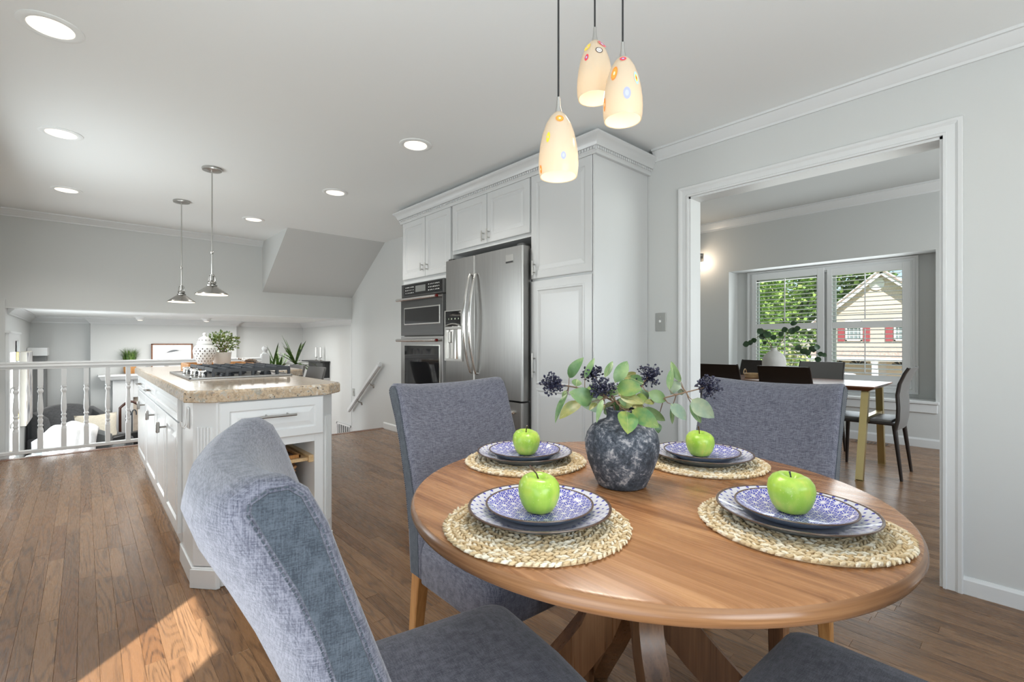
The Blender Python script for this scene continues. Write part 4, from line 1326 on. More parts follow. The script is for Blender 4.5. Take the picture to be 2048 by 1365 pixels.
# plinth around the near end
g = G(); out = [(IX0 - .006, 2.90), (IX0 - .006, 2.546), (FL - .002, IY0 - .008), (FR_ + .002, IY0 - .008), (IX1 + .006, 2.546), (IX1 + .006, 2.90)]
g.prism(out, lambda u, v, d: (u, v, d), 0, .092, .004, 1); obj('plinth', g, ISLE, t)
g = G(); g.prism([(IX0 + .0, 2.545), (IX0 - .014, 2.548), (FL - .006, IY0 - .020), (FL + .012, IY0 - .020), (FL + .012, IY0 - .006), (FL, IY0 - .004)], lambda u, v, d: (u, v, d), 0, .085, .002, 1)
obj('corner_block', g, ISLE, t)
g = G(); g.box(FL + .02, FR_ - .02, IY0 - .008, IY0 + .01, .085, .099); obj('bottom_rail', g, ISLE, t)
# fluted corner pilasters
for (ax, ay, bx, by) in ((IX0, 2.548, FL, IY0), (FR_, IY0, IX1, 2.548)):
    A, B = Vector((ax, ay, 0)), Vector((bx, by, 0)); d = (B - A); nrm = Vector((d.y, -d.x, 0)).normalized()
    g = G()
    for k in range(5):
        c = A + d * (.22 + .14 * k) + nrm * .0005
        g.tube([c + Vector((0, 0, .17)), c + Vector((0, 0, .72))], .0062, 8)
    o = obj('fluting', g, ISLE, t, smooth=60); o['kind'] = 'stuff'
def fy(Y, xa, z0): return lambda u, v, d: (xa + u, Y - d, z0 + v)
g = G(); g.panel(fy(IY0 - .022, FL + .008, .640), .462, .188, [(0, -.022), (0, -.004), (.004, 0), (.040, 0), (.046, -.007), (.050, -.007), (.072, -.001), (.076, -.001)])
d = obj('drawer', g, ISLE, t)
g = G(); Y = IY0 - .050; g.tube([(.604, Y, .751), (.770, Y, .751)], .0058, 10); [g.tube([(x, Y, .751), (x, IY0 - .02, .757)], .0045, 8) for x in (.640, .735)]
obj('handle', g, NICKEL, d, smooth=40)
# long side: drawers above doors
SX = .345
bays = [(2.868, 3.826), (3.832, 4.494), (4.500, 5.195)]
for i, (a, c) in enumerate(bays):
    g = G(); g.panel(fx(SX, a, .708), c - a, .118, [(0, -.05), (0, -.003), (.003, 0), (.026, 0), (.031, -.005), (.035, -.005), (.046, 0), (.05, 0)]); d = obj('drawer', g, ISLE, t)
    if i:
        m_ = (a + c) / 2; g = G(); g.tube([(SX - .03, m_ - .06, .768), (SX - .03, m_ + .06, .768)], .0055, 8); [g.tube([(SX - .03, y, .768), (SX, y, .768)], .0045, 8) for y in (m_ - .04, m_ + .04)]; obj('handle', g, PEWTER, d, smooth=40)
for a, c, hy in ((2.868, 3.344, 3.30), (3.350, 3.826, 3.395), (3.832, 4.494, 3.90), (4.500, 5.195, 4.57)):
    d = G(); d.panel(fx(SX, a, .150), c - a, .549, [(0, -.05), (0, -.003), (.003, 0), (.050, 0), (.058, -.008), (.062, -.008), (.085, -.001), (.09, -.001)]); d = obj('door', d, ISLE, t)
    if a == 3.350: continue
    g = G(); g.tube([(SX - .038, hy, .600), (SX - .038, hy, .652)], .0075, 8, flat=1); g.tube([(SX - .038, hy, .626), (SX, hy, .626)], .0055, 8); g.box(SX - .048, SX - .030, hy - .009, hy + .009, .596, .656, .003)
    obj('knob', g, PEWTER, d, smooth=40)
# open bay: pull-out shelf and runners
g = G(); g.box(.52, .852, IY0 + .03, IY0 + .38, .497, .514, .002); obj('shelf', g, LIGHTWOOD, t)
g = G(); g.box(.848, .872, IY0 + .012, IY0 + .38, .492, .528, .002); obj('shelf_runner', g, LIGHTWOOD, t)
g = G(); g.box(.50, .522, IY0 + .012, IY0 + .38, .492, .528, .002); obj('shelf_runner', g, LIGHTWOOD, t)
g = G(); g.box(.52, .852, IY0 + .03, IY0 + .38, .288, .305, .002); g.box(.85, .872, IY0 + .012, IY0 + .38, .28, .312, .002); obj('shelf', g, LIGHTWOOD, t)
g = G(); g.box(.395, .43, IY1 - .05, IY1, 0, .10); obj('foot', g, ISLE, t)

def basket(label, x, y, z, lx, ly, h):
    t = thing('wicker_basket', label, 'basket', (x, y, z), group='wicker baskets on the island shelves')
    rows = int(h / .011); g = G()
    for k in range(rows):
        zz = z + .006 + k * .011; s = .90 + .10 * k / rows
        n = 44; pts = []
        for i in range(n + 1):
            a = 2 * PI * i / n; ca, sa = math.cos(a), math.sin(a)
            q = 1 / max(abs(ca), abs(sa)) ** .8; wv = .0035 * (1 if (i + k) % 2 else -1)
            pts.append((x + ca * (lx / 2 * s * q * .93 + wv), y + sa * (ly / 2 * s * q * .93 + wv), zz))
        g.tube(pts, .0052, 5, cap=False)
    o = obj('weave', g, WICKER, t, smooth=60); o['kind'] = 'stuff'
    g = G(); g.box(x - lx * .44, x + lx * .44, y - ly * .44, y + ly * .44, z, z + .006); obj('bottom', g, WICKER, t)
    g = G(); n = 44
    pts = [(x + math.cos(2 * PI * i / n) * lx / 2 * .95 / max(abs(math.cos(2 * PI * i / n)), abs(math.sin(2 * PI * i / n))) ** .8, y + math.sin(2 * PI * i / n) * ly / 2 * .95 / max(abs(math.cos(2 * PI * i / n)), abs(math.sin(2 * PI * i / n))) ** .8, z + rows * .011 + .004) for i in range(n + 1)]
    g.tube(pts, .0075, 6, cap=False); obj('rim', g, WICKER, t, smooth=60)
basket('wicker basket on the bottom shelf of the island', .665, IY0 + .20, .098, .28, .30, .150)
basket('wicker basket on the middle shelf of the island', .680, IY0 + .20, .306, .28, .30, .160)
t = thing('shelf_tray', 'low wooden tray lying on the pull-out shelf of the island', 'tray', (.69, IY0 + .20, .514))
g = G(); g.box(.57, .81, IY0 + .06, IY0 + .34, .514, .520); obj('tray_base', g, DARKWOOD, t)
g = G(); [g.box(*q, .514, .532, .002) for q in ((.56, .57, IY0 + .05, IY0 + .35), (.81, .82, IY0 + .05, IY0 + .35), (.56, .82, IY0 + .05, IY0 + .06), (.56, .82, IY0 + .34, IY0 + .35))]; obj('tray_rim', g, HONEY, t)
t = thing('wall_hook', 'small white double hook stuck on the side of the island under the counter', 'hook', (IX0, 2.66, .70))
g = G(); X = IX0 - .001
g.box(X - .004, X + .0005, 2.63, 2.69, .70, .80, .002)
for y in (2.645, 2.675): g.tube([(X - .003, y, .79), (X - .008, y, .72), (X - .018, y, .705), (X - .028, y, .715), (X - .030, y, .735)], .004, 8)
o = obj('prongs', g, WHITE, t, smooth=50)

# countertop
g = G()
top = [(.326, 2.532), (.418, 2.438), (.935, 2.438), (1.030, 2.534), (1.030, 3.66), (1.09, 3.80), (1.325, 4.02), (1.330, 5.235), (.326, 5.235)]
b = bmesh.new(); secs = [(.834, -.004), (.838, 0), (.876, 0), (.884, -.004), (.888, -.012)]
def offs(P, d):
    n = len(P); o = []
    for i in range(n):
        p0, p1, p2 = Vector(P[i - 1]), Vector(P[i]), Vector(P[(i + 1) % n]); a = (p1 - p0).normalized(); c = (p2 - p1).normalized()
        n1 = Vector((a.y, -a.x)); n2 = Vector((c.y, -c.x)); m = n1 + n2; m /= m.dot(n1); q = p1 + m * d; o.append((q.x, q.y))
    return o
rings = [[b.verts.new((x, y, z)) for x, y in offs(top, d)] for z, d in secs]
for A, B in zip(rings, rings[1:]):
    for i in range(len(A)):
        j = (i + 1) % len(A); b.faces.new((A[i], A[j], B[j], B[i]))
b.faces.new(rings[0][::-1]); b.faces.new(rings[-1]); g.join(b)
single('granite_countertop', g, GRANITE, 'speckled beige granite countertop with clipped corners on the island', 'countertop', (.68, 3.8, .834), smooth=25)

# cooktop
K0, K1, KY0, KY1, KZ = .442, 1.000, 3.225, 4.050, .888
t = thing('gas_cooktop', 'stainless gas cooktop with black iron grates set in the island', 'cooktop', ((K0 + K1) / 2, (KY0 + KY1) / 2, KZ))
g = G(); g.box(K0, K1, KY0, KY1, KZ, KZ + .006, .002)
for q in ((K0, K1, KY0, KY0 + .014), (K0, K1, KY1 - .014, KY1), (K0, K0 + .014, KY0, KY1), (K1 - .014, K1, KY0, KY1)): g.box(*q, KZ + .002, KZ + .012, .003)
obj('steel_tray', g, STEEL, t)
for k in range(5):
    y = KY0 + .13 + k * .145; g = G()
    g.lathe([(0, .034), (.018, .034), (.020, .031), (.021, .012), (.024, .010), (.024, 0), (0, 0)], (K0 + .085 - .02 * (k % 2), y, KZ + .006), 20, cap=False); g.box(K0 + .062 - .02 * (k % 2), K0 + .108 - .02 * (k % 2), y - .005, y + .005, KZ + .036, KZ + .046, .002)
    obj('knob', g, CHROME, t, smooth=40)
for k, (x, y, r) in enumerate(((.66, 3.38, .04), (.88, 3.38, .034), (.77, 3.64, .055), (.66, 3.9, .034), (.88, 3.9, .04))):
    g = G(); g.lathe([(0, .022), (r * .8, .022), (r * .85, .018), (r * .85, .012), (r, .011), (r, 0), (0, 0)], (x, y, KZ + .006), 24, cap=False); obj('burner', g, IRON, t, smooth=40)
for k in range(3):
    a = KY0 + .022 + k * .262; c = a + .255; g = G()
    zt = KZ + .050
    xs = [.566 + i * (.985 - .566) / 6 for i in range(7)]
    for x in xs: g.bar((x, a, zt), (x, c, zt), .013, .022, bev=.003)
    for y in (a + .006, c - .006): g.bar((.560, y, zt - .004), (.991, y, zt - .004), .013, .018, bev=.003)
    g.bar((.560, (a + c) / 2, zt - .006), (.991, (a + c) / 2, zt - .006), .013, .016, bev=.003)
    for x in xs:
        for y in (a + .006, c - .006): g.box(x - .008, x + .008, y - .007, y + .007, KZ + .006, zt, .002)
    obj('grate', g, IRON, t)

# things on the counter by the cooktop
TX, TY, TT = .78, 4.42, .888
t = thing('wooden_tray', 'honey-coloured wooden tray on the countertop behind the cooktop', 'tray', (TX, TY, TT))
g = G(); g.box(.58, 1.02, 4.25, 4.62, TT, TT + .010, .002); obj('tray_base', g, HONEY, t)
for q in ((.578, .592, 4.25, 4.62), (1.008, 1.022, 4.25, 4.62), (.578, 1.022, 4.248, 4.262), (.578, 1.022, 4.608, 4.622)):
    g = G()
    if q[3] - q[2] > .1 or q[3] > 4.5: g.box(*q, TT, TT + .052, .003)
    else:
        g.box(.578, .690, q[2], q[3], TT, TT + .052, .003); g.box(.850, 1.022, q[2], q[3], TT, TT + .052, .003); g.box(.69, .85, q[2], q[3], TT, TT + .018)
    obj('tray_side', g, HONEY, t)
# lattice ginger jar
t = thing('lattice_jar', 'white pierced ceramic lidded jar standing in the wooden tray', 'jar', (.700, 4.36, TT + .010))
def pierced(prof, x, y, z, seg, holes):
    g = G(); g.lathe(prof, (x, y, z), seg, cap=False); b = g.bm; b.faces.ensure_lookup_table(); kill = []
    for f in b.faces:
        c = f.calc_center_median(); h = c.z - z; a = (math.atan2(c.y - y, c.x - x) + PI) / (2 * PI) * seg
        i = int(a); row = int(h / .0095)
        if holes[0] < h < holes[1] and ((i % 4 == 0 and row % 4 == 0) or (i % 4 == 2 and row % 4 == 2)): kill.append(f)
    bmesh.ops.delete(b, geom=kill, context='FACES')
    return g
pr = []
cv = [(.045, 0), (.047, .006), (.040, .014), (.050, .045), (.066, .085), (.077, .118), (.0795, .140), (.075, .160), (.062, .178), (.050, .186), (.048, .190)]
for i in range(len(cv) - 1):
    (r0, z0), (r1, z1) = cv[i], cv[i + 1]; n = max(1, round((z1 - z0) / .0048))
    for k in range(n): pr.append((r0 + (r1 - r0) * k / n, z0 + (z1 - z0) * k / n))
pr.append(cv[-1])
g = pierced(pr, .700, 4.36, TT + .010, 64, (.03, .168)); obj('body', g, WHITE, t, smooth=60)
g = G(); g.lathe([(r * .92, z) for r, z in cv[2:]], (.700, 4.36, TT + .010), 32, cap=False); obj('liner', g, M('jar_inside', (.20, .16, .13), .9).m, t, smooth=60)
g = G(); g.lathe([(.050, .188), (.053, .192), (.053, .197), (.050, .200), (.047, .218), (.040, .234), (.026, .246), (.011, .252), (.008, .258), (.013, .266), (.013, .274), (.007, .280), (0, .282)], (.700, 4.36, TT + .010), 40, cap=False); obj('lid', g, WHITE, t, smooth=50)
g = G(); rng = random.Random(4)
for k in range(12):
    a = 2 * PI * k / 12; g.lathe([(0, 0), (.004, 0), (.004, .001), (0, .001)], (0, 0, 0), 6, cap=False, mat=Matrix.Translation((.700 + .0468 * math.cos(a), 4.36 + .0468 * math.sin(a), TT + .010 + .222)) @ Matrix.Rotation(a, 4, 'Z') @ Matrix.Rotation(PI / 2 - .35, 4, 'Y'))
o = obj('lid_piercing', g, M('pierce_dark', (.08, .06, .05), .9).m, t); o['kind'] = 'stuff'
# potted boxwood
t = thing('potted_boxwood', 'small leafy green plant in a white pot standing in the wooden tray', 'potted plant', (.835, 4.45, TT + .010))
g = G(); g.lathe([(0, 0), (.050, 0), (.060, .02), (.064, .10), (.066, .125), (.060, .125), (.056, .11), (0, .11)], (.835, 4.45, TT + .010), 36, cap=False); obj('pot', g, M('pot_white', (.72, .70, .66), .5).m, t, smooth=40)
g = G()
for k in range(420):
    v = Vector((rng.gauss(0, 1), rng.gauss(0, 1), rng.gauss(0, 1))).normalized() * rng.random() ** .4
    p = Vector((.835, 4.45, TT + .215)) + Vector((v.x * .115, v.y * .115, v.z * .088))
    d = (v + Vector((rng.uniform(-.6, .6), rng.uniform(-.6, .6), rng.uniform(-.2, .8)))).normalized()
    s = d.cross(Vector((rng.uniform(-1, 1), rng.uniform(-1, 1), rng.uniform(-1, 1)))).normalized(); L = rng.uniform(.018, .030)
    g.quad(p, p + d * L * .5 + s * L * .34, p + d * L, p + d * L * .5 - s * L * .34)
o = obj('foliage', g, TOPIARY, t); o['kind'] = 'stuff'
g = G()
for k in range(9):
    a = k * .7; g.tube([(.835, 4.45, TT + .115), (.835 + .06 * math.cos(a), 4.45 + .06 * math.sin(a), TT + .23)], .002, 5)
obj('stems', g, STEM, t)
# striped towel
g = G()
def towel(u, v):
    x = .955 + .26 * u; y = 4.30 + .20 * v
    z = TT + .063 + .020 * math.sin(u * 7 + v * 2) * (1 - u) + .006 * math.sin(v * 19 + u * 3)
    k = max(0, u - .36) / .64
    z -= k ** .8 * .052
    z = max(z, TT + .003 + .004 * (1 + math.sin(v * 14 + u * 5)))
    return (x, y, z)
g.grid(towel, 34, 22)
tm = M('towel_stripe', (.7, .69, .67), .9); tx, ty, tz = tm.xyz(tm.coord('Object'))
st_ = ((tx * 38.).fract() - .5).abs().gt(.43); tm.color(tm.mix(st_, (.70, .69, .67), (.20, .21, .25)))
o = single('dish_towel', g, tm.m, 'white dish towel with thin dark stripes draped over the wooden tray', 'towel', (1.0, 4.4, TT), smooth=60)
md = o.modifiers.new('thick', 'SOLIDIFY'); md.thickness = .003
# ------------------------------------------------------------------ stair railing at the edge of the upper floor
RY = 6.475
t = thing('railing', 'white wooden railing with turned balusters along the edge of the upper floor', 'railing', (.5, RY, 0))
XR = 1.68
g = G(); g.prism([(-.032, .868), (-.032, .878), (-.026, .890), (-.03, .902), (-.022, .914), (0, .918), (.022, .914), (.03, .902), (.026, .890), (.032, .878), (.032, .868)], lambda u, v, d: (d, RY + u, v), LX, XR - .03)
obj('top_rail', g, TRIM, t)
g = G(); g.box(LX, XR - .03, RY - .022, RY + .022, .846, .868, .002); obj('under_rail', g, TRIM, t)
g = G(); g.box(LX, XR - .03, RY - .028, RY + .028, .040, .072, .004); obj('bottom_rail', g, TRIM, t)
bal = None; x = -.479
bx = [-.479 + .1655 * k for k in range(14) if -.479 + .1655 * k < XR - .08]
bprof = [(.0158, .52), (.0205, .512), (.0205, .506), (.0145, .498), (.0150, .488), (.0205, .480), (.0215, .472), (.0205, .462), (.0150, .452), (.0138, .442), (.0145, .43), (.0185, .36), (.0210, .305), (.0205, .28), (.0150, .245), (.0148, .238), (.0200, .232), (.0205, .224), (.0150, .216), (.0145, .200), (.0185, .192), (.0195, .182), (.0170, .165), (.0150, .152), (.0150, .146), (.0205, .138), (.0205, .130), (.0150, .122), (.0160, .112), (.0205, .100), (.0205, .09)]
for x in bx:
    if bal is None:
        g = G(); zt = .846
        g.box(x - .0195, x + .0195, RY - .0195, RY + .0195, .680, zt, .002); g.box(x - .0205, x + .0205, RY - .0205, RY + .0205, .072, .255, .002)
        k = (.680 - .255) / (.52 - .09)
        g.lathe([(r, .255 + (z - .09) * k) for r, z in bprof], (x, RY, 0), 16, cap=False)
        bal = obj('baluster', g, TRIM, t, smooth=40); x00 = x
    else:
        o = bal.copy(); C.objects.link(o); o.parent = t; o.location.x = bal.location.x + x - x00
g = G(); g.box(XR - .045, XR + .045, RY - .045, RY + .045, 0, .955, .004); g.box(XR - .036, XR + .036, RY - .036, RY + .036, .955, .965)
g.lathe([(.036, .955), (.030, .975), (.018, .985), (.022, .992), (.034, 1.010), (.036, 1.030), (.028, 1.048), (.012, 1.056), (0, 1.057)], (XR, RY, 0), 24, cap=False)
obj('newel_post', g, TRIM, t, smooth=35)

t = thing('handrail', 'white wooden handrail on metal brackets sloping down the stair wall', 'handrail', (2.82, 6.1, .45))
p, q = Vector((2.815, 5.66, .822)), Vector((2.815, 6.62, .128)); dd = (q - p).normalized()
g = G(); g.bar(p, q, .042, .058, bev=.008); g.bar(p - dd * .0, p + Vector((0, -.03, .002)), .042, .06, bev=.008); obj('rail', g, TRIM, t)
for f in (.30, .68):
    c = p + (q - p) * f; g = G()
    g.tube([c + Vector((0, 0, -.03)), c + Vector((.005, 0, -.065)), c + Vector((.05, 0, -.085)), (WX, c.y, c.z - .095)], .007, 8); g.lathe([(0, 0), (.026, 0), (.022, -.008), (0, -.012)], (WX, c.y, c.z - .095), 16, 'X', cap=False)
    obj('bracket', g, NICKEL, t, smooth=40)
t = thing('staircase', 'short flight of brown wooden steps going down to the lower room', 'stairs', (2.28, 6.3, LZ))
for k in range(3):
    y = 5.67 + .27 * k; z = -.20 * (k + 1)
    g = G(); g.box(1.70, WX - .002, y, y + .29, z - .03, z, .005); obj('tread', g, REDWOOD, t)
    g = G(); g.box(1.70, WX - .002, y + .25, y + .268, z - .20 if k < 2 else LZ, z - .03); obj('riser', g, TRIM, t)
t = thing('outlet_plate', 'small grey switch plate at the end of the stair wall beside the handrail', 'switch', (WX, 6.575, .39))
g = G(); g.box(WX - .006, WX, 6.545, 6.610, .335, .445, .002); p = obj('plate', g, M('plate_grey', (.33, .33, .31), .5).m, t)
g = G(); g.box(WX - .012, WX - .004, 6.570, 6.584, .38, .405, .002); obj('toggle', g, NICKEL, p)

# ------------------------------------------------------------------ ceiling lights
dl0 = None
DL = [(-.10, 2.70, 'recessed ceiling light at the top left corner, nearest the camera'), (-.105, 4.03, 'recessed ceiling light second in the left row, above the aisle'), (-.11, 5.49, 'recessed ceiling light at the far end of the left row'),
      (1.605, 2.72, 'recessed ceiling light nearest the cabinet crown, in front of the tall cabinets'), (1.60, 4.04, 'recessed ceiling light in the middle of the right row'), (1.315, 5.49, 'recessed ceiling light at the far end of the right row, beside the sloping soffit')]
for x, y, lab in DL:
    if dl0 is None:
        dl0 = thing('recessed_light', lab, 'ceiling light', (x, y, CZ), group='recessed ceiling lights of the kitchen')
        g = G(); g.lathe([(.104, 0), (.104, -.003), (.095, -.006), (.076, -.006), (.071, -.002), (.071, .0)], (0, 0, 0), 40, cap=False); obj('trim_ring', g, CEIL, dl0, False, smooth=40)
        g = G(); g.lathe([(.072, -.0055), (.0695, -.0012), (0, -.0012)], (0, 0, 0), 40, cap=False); obj('lens', g, LAMPGLOW, dl0, False)
    else: dup(dl0, (x, y, CZ), None, lab)
for x, y, lab in DL:
    lamp('downlight', 'SPOT', (x, y, CZ - .02), 27, (1, .96, .90), aim=(0, 0, -1), spot_size=R(135), spot_blend=.6, shadow_soft_size=.06)

def cone_pendant(label, x, y, zb):
    t = thing('island_pendant', label, 'pendant lamp', (x, y, zb), group='metal cone pendants over the island')
    g = G(); g.lathe([(0, CZ), (.064, CZ), (.066, CZ - .006), (.062, CZ - .018), (.020, CZ - .026), (0, CZ - .028)], (x, y, 0), 36, cap=False); obj('canopy', g, NICKEL, t, smooth=40)
    g = G(); g.tube([(x, y, CZ - .02), (x, y, zb + .315)], .0048, 10); g.tube([(x, y, zb + .315), (x, y, zb + .13)], .0052, 10); g.lathe([(.0048, .325), (.010, .318), (.010, .308), (.0048, .300)], (x, y, zb), 16, cap=False); obj('stem', g, NICKEL, t, smooth=40)
    g = G(); g.lathe([(0, .150), (.013, .150), (.014, .105), (.024, .100), (.027, .094), (.027, .082), (.021, .078), (.034, .072), (.034, .064), (.028, .060), (0, .060)], (x, y, zb), 28, cap=False)
    for k in range(4):
        a = k * PI / 2 + .4; g.tube([(x + .013 * math.cos(a), y + .013 * math.sin(a), zb + .145), (x + .022 * math.cos(a), y + .022 * math.sin(a), zb + .135), (x + .024 * math.cos(a), y + .024 * math.sin(a), zb + .10)], .003, 6)
    obj('socket', g, PEWTER, t, smooth=35)
    g = G(); g.lathe([(.028, .066), (.040, .058), (.062, .040), (.092, .017), (.106, .006), (.108, 0), (.106, .001), (.09, .014), (.06, .036), (.026, .060)], (x, y, zb), 48, cap=False); obj('shade', g, PEWTER, t, smooth=50)
    g = G(); g.lathe([(.1045, .0035), (.102, -.0015), (.06, -.0045), (0, -.0055)], (x, y, zb), 40, cap=False); obj('lens', g, LAMPGLOW, t, smooth=60)
cone_pendant('polished metal cone pendant over the near part of the island', .703, 4.093, 1.455)
cone_pendant('polished metal cone pendant over the far end of the island', .658, 5.216, 1.470)

# ------------------------------------------------------------------ stools at the island bar
def stool(label):
    t = thing('counter_stool', label, 'stool', (0, 0, 0), group='stools at the island bar')
    g = G(); g.box(-.20, .17, -.20, .20, .565, .605, .012, 2); obj('seat', g, GREYLEATHER, t, False)
    g = G(); b = bmesh.new(); n = 12; rings = []
    for zz, xo, hw in ((.60, .150, .185), (.68, .175, .20), (.78, .20, .205), (.86, .222, .20), (.878, .226, .19)):
        pts = []
        for i in range(n + 1):
            yy = -hw + 2 * hw * i / n; pts.append((xo - .055 * (abs(yy) / hw) ** 2.2, yy, zz))
        pts += [(px + .014, py * 1.0, pz) for px, py, pz in pts[::-1]]
        rings.append([b.verts.new(v) for v in pts])
    for A, B in zip(rings, rings[1:]):
        for i in range(len(A)): b.faces.new((A[i], A[(i + 1) % len(A)], B[(i + 1) % len(B)], B[i]))
    b.faces.new(rings[0]); b.faces.new(rings[-1]); g.join(b); obj('backrest', g, GREYLEATHER, t, False, smooth=50)
    for sx in (-1, 1):
        for sy in (-1, 1):
            g = G(); g.tube([(sx * .13, sy * .15, .57), (sx * .16 + (.0 if sx < 0 else .03), sy * .205, .012), (sx * .16 + (.0 if sx < 0 else .03), sy * .206, 0)], [.013, .010, .010], 10); obj('leg', g, IRON, t, False, smooth=50)
    g = G(); P = [(-.147, -.18), (.165, -.185), (.165, .185), (-.147, .18), (-.147, -.18)]
    for a, c in zip(P, P[1:]): g.tube([(*a, .22), (*c, .22)], .007, 8)
    obj('footrest', g, IRON, t, False)
    return t
s0 = stool('grey leather counter stool nearer the camera, at the right side of the island bar')
s0.location = (1.385, 4.165 + .21, 0)
dup(s0, (1.385, 4.90, 0), 0, 'grey leather counter stool farther away, half hidden behind the countertop corner')

# ------------------------------------------------------------------ lower room
t = thing('fireplace_mantel', 'white fireplace mantel and surround against the chimney breast', 'fireplace', (1.01, 9.2, LZ))
g = G(); g.sweep([(.21, 9.285, .55), (.21, 9.08, .55), (1.82, 9.08, .55), (1.82, 9.285, .55)], [(0, 0), (.02, 0), (.035, .02), (.05, .05), (.06, .055), (.06, .085), (0, .085)], side=-1); g.box(.21, 1.82, 9.08, 9.285, .56, .634); obj('shelf', g, TRIM, t)
g = G(); g.box(.31, 1.71, 9.14, 9.285, .28, .56); g.panel(fy(9.139, .56, .34), .9, .15, [(0, 0), (.02, -.01), (.03, -.01)]); obj('frieze', g, TRIM, t)
for x in (.31, 1.47):
    g = G(); g.box(x, x + .24, 9.12, 9.285, LZ, .54, .003); g.panel(fy(9.1195, x + .06, -.05), .12, .45, [(0, 0), (.012, -.012), (.02, -.012)]); g.box(x - .01, x + .25, 9.11, 9.285, LZ, LZ + .15, .003); obj('pilaster', g, TRIM, t)
g = G(); g.box(.55, .70, 9.20, 9.29, LZ, .28); g.box(1.32, 1.47, 9.20, 9.29, LZ, .28); g.box(.70, 1.32, 9.20, 9.29, .10, .28)
tan = M('tan_stone', (.52, .44, .36), .5); tan.color(tan.ramp(tan.noise(tan.pos(), 9, 5), [(.35, (.42, .35, .28)), (.65, (.60, .53, .44))])); obj('stone_slip', g, tan.m, t)
g = G(); g.box(.70, 1.32, 9.25, 9.285, LZ, .10); obj('firebox', g, BLACK, t)
t = thing('fire_screen', 'dark red-brown fire screen frame with hooked tools before the fireplace', 'fire screen', (.50, 8.85, LZ))
g = G(); X0, X1, Y = .385, .62, 8.85
g.tube([(X0, Y, LZ), (X0, Y, .16)] + [(X0 + (X1 - X0) * k / 8, Y, .16 + .085 * math.sin(PI * k / 8)) for k in range(1, 8)] + [(X1, Y, .16), (X1, Y, LZ)], .017, 8); obj('frame', g, DARKWOOD, t, smooth=40)
for x in (.455, .52):
    g = G(); g.tube([(x, Y, LZ + .02), (x, Y, .07)] + [(x + .025 - .025 * math.cos(PI * k / 6), Y, .07 + .05 * math.sin(PI * k / 6)) for k in range(1, 7)] + [(x + .05, Y, .045)], .008, 8); obj('fire_iron', g, IRON, t, smooth=40)
g = G(); g.box(X0, X1, Y - .08, Y + .08, LZ, LZ + .03); obj('foot', g, DARKWOOD, t)

def armchair(label, x, y, rz, mat, bh, name='armchair', wings=True):
    t = thing(name, label, 'armchair', (x, y, LZ), rz)
    g = G(); g.box(-.30, .36, -.30, .30, .16, .36, .02, 2); obj('base', g, mat, t, False, smooth=40)
    g = G(); g.box(-.22, .38, -.26, .26, .36, .48, .04, 3); obj('seat_cushion', g, mat, t, False, smooth=40)
    g = G(); b = bmesh.new(); rings = []; n = 14
    for xo, ins in ((-.40, .03), (-.37, 0), (-.27, 0), (-.23, .03)):
        ring = [b.verts.new((xo + .04, -.33 + ins, .2)), b.verts.new((xo + .04, .33 - ins, .2))]
        for i in range(n + 1):
            yy = (.33 - ins) * (1 - 2 * i / n); ring.append(b.verts.new((xo - .04, yy, bh - ins - .10 * (abs(yy) / .33) ** 2.5)))
        rings.append(ring)
    for A, B in zip(rings, rings[1:]):
        for i in range(len(A)): b.faces.new((A[i], A[(i + 1) % len(A)], B[(i + 1) % len(B)], B[i]))
    b.faces.new(rings[0]); b.faces.new(rings[-1]); g.join(b); obj('backrest', g, mat, t, False, smooth=50)
    for s in (-1, 1):
        g = G(); g.prism([(-.34, .16), (.36, .16), (.37, .58), (.30, .63), (-.10, .64), (-.34, .66)], lambda u, v, d: (u, d, v), s * .30, s * .42, .03, 3); obj('arm', g, mat, t, False, smooth=40)
        if wings:
            g = G(); g.prism([(-.36, .60), (-.08, .62), (-.06, .72), (-.14, bh - .14), (-.38, bh - .06)], lambda u, v, d: (u, d, v), s * .28, s * .36, .02, 2); obj('wing', g, mat, t, False, smooth=40)
        for sx in (-.28, .30):
            g = G(); g.tube([(sx, s * .27, .17), (sx * 1.05, s * .29, 0)], [.024, .015], 8); obj('leg', g, DARKWOOD, t, False)
    return t
armchair('charcoal wing chair by the far wall, behind the chair with the white throw', -.02, 8.62, R(-60), GREYCLOTH, 1.06)
armchair('low black leather armchair beside the fireplace, right of the cream pillow', .72, 8.30, R(-150), M('black_leather', (.012, .012, .012), .3).m, .80, wings=False)
armchair('grey armchair with its back to the kitchen under a white throw', -.05, 7.62, R(84), M('grey_cloth', (.10, .105, .105), .9).m, .93, wings=False)
g = G()
def throw(u, v):
    w = -.20 + .44 * u; h = .945 - .10 * (abs(w) / .33) ** 2.5 - .05 * (2 * u - 1) ** 2 + .012 * math.sin(u * 17)
    if v < .45: k = v / .45; q_ = .22 + .10 * math.sin(u * 4 + 1); p = (-.470 - .030 * math.sin(u * 11 + k * 2) * (1 - k), w - .05 * (1 - k) * (u - .3), q_ + (h - q_) * k)
    elif v < .62: k = (v - .45) / .17; p = (-.465 + .27 * k, w, h + .045 * math.sin(PI * k))
    else: k = (v - .62) / .38; p = (-.19 + .03 * k, w + .05 * k, h - .28 * k)
    return (p[0] + .012 * math.sin(u * 21 + v * 5), p[1], p[2])
g.grid(throw, 30, 28)
o = obj('white_throw', g, WHITECLOTH, None, smooth=60); o.location = (-.05, 7.62, LZ); o.rotation_euler = (0, 0, R(84))
md = o.modifiers.new('thick', 'SOLIDIFY'); md.thickness = .018
tag(o, 'sunlit white throw hanging over the back of the grey armchair, seen through the railing', 'blanket')
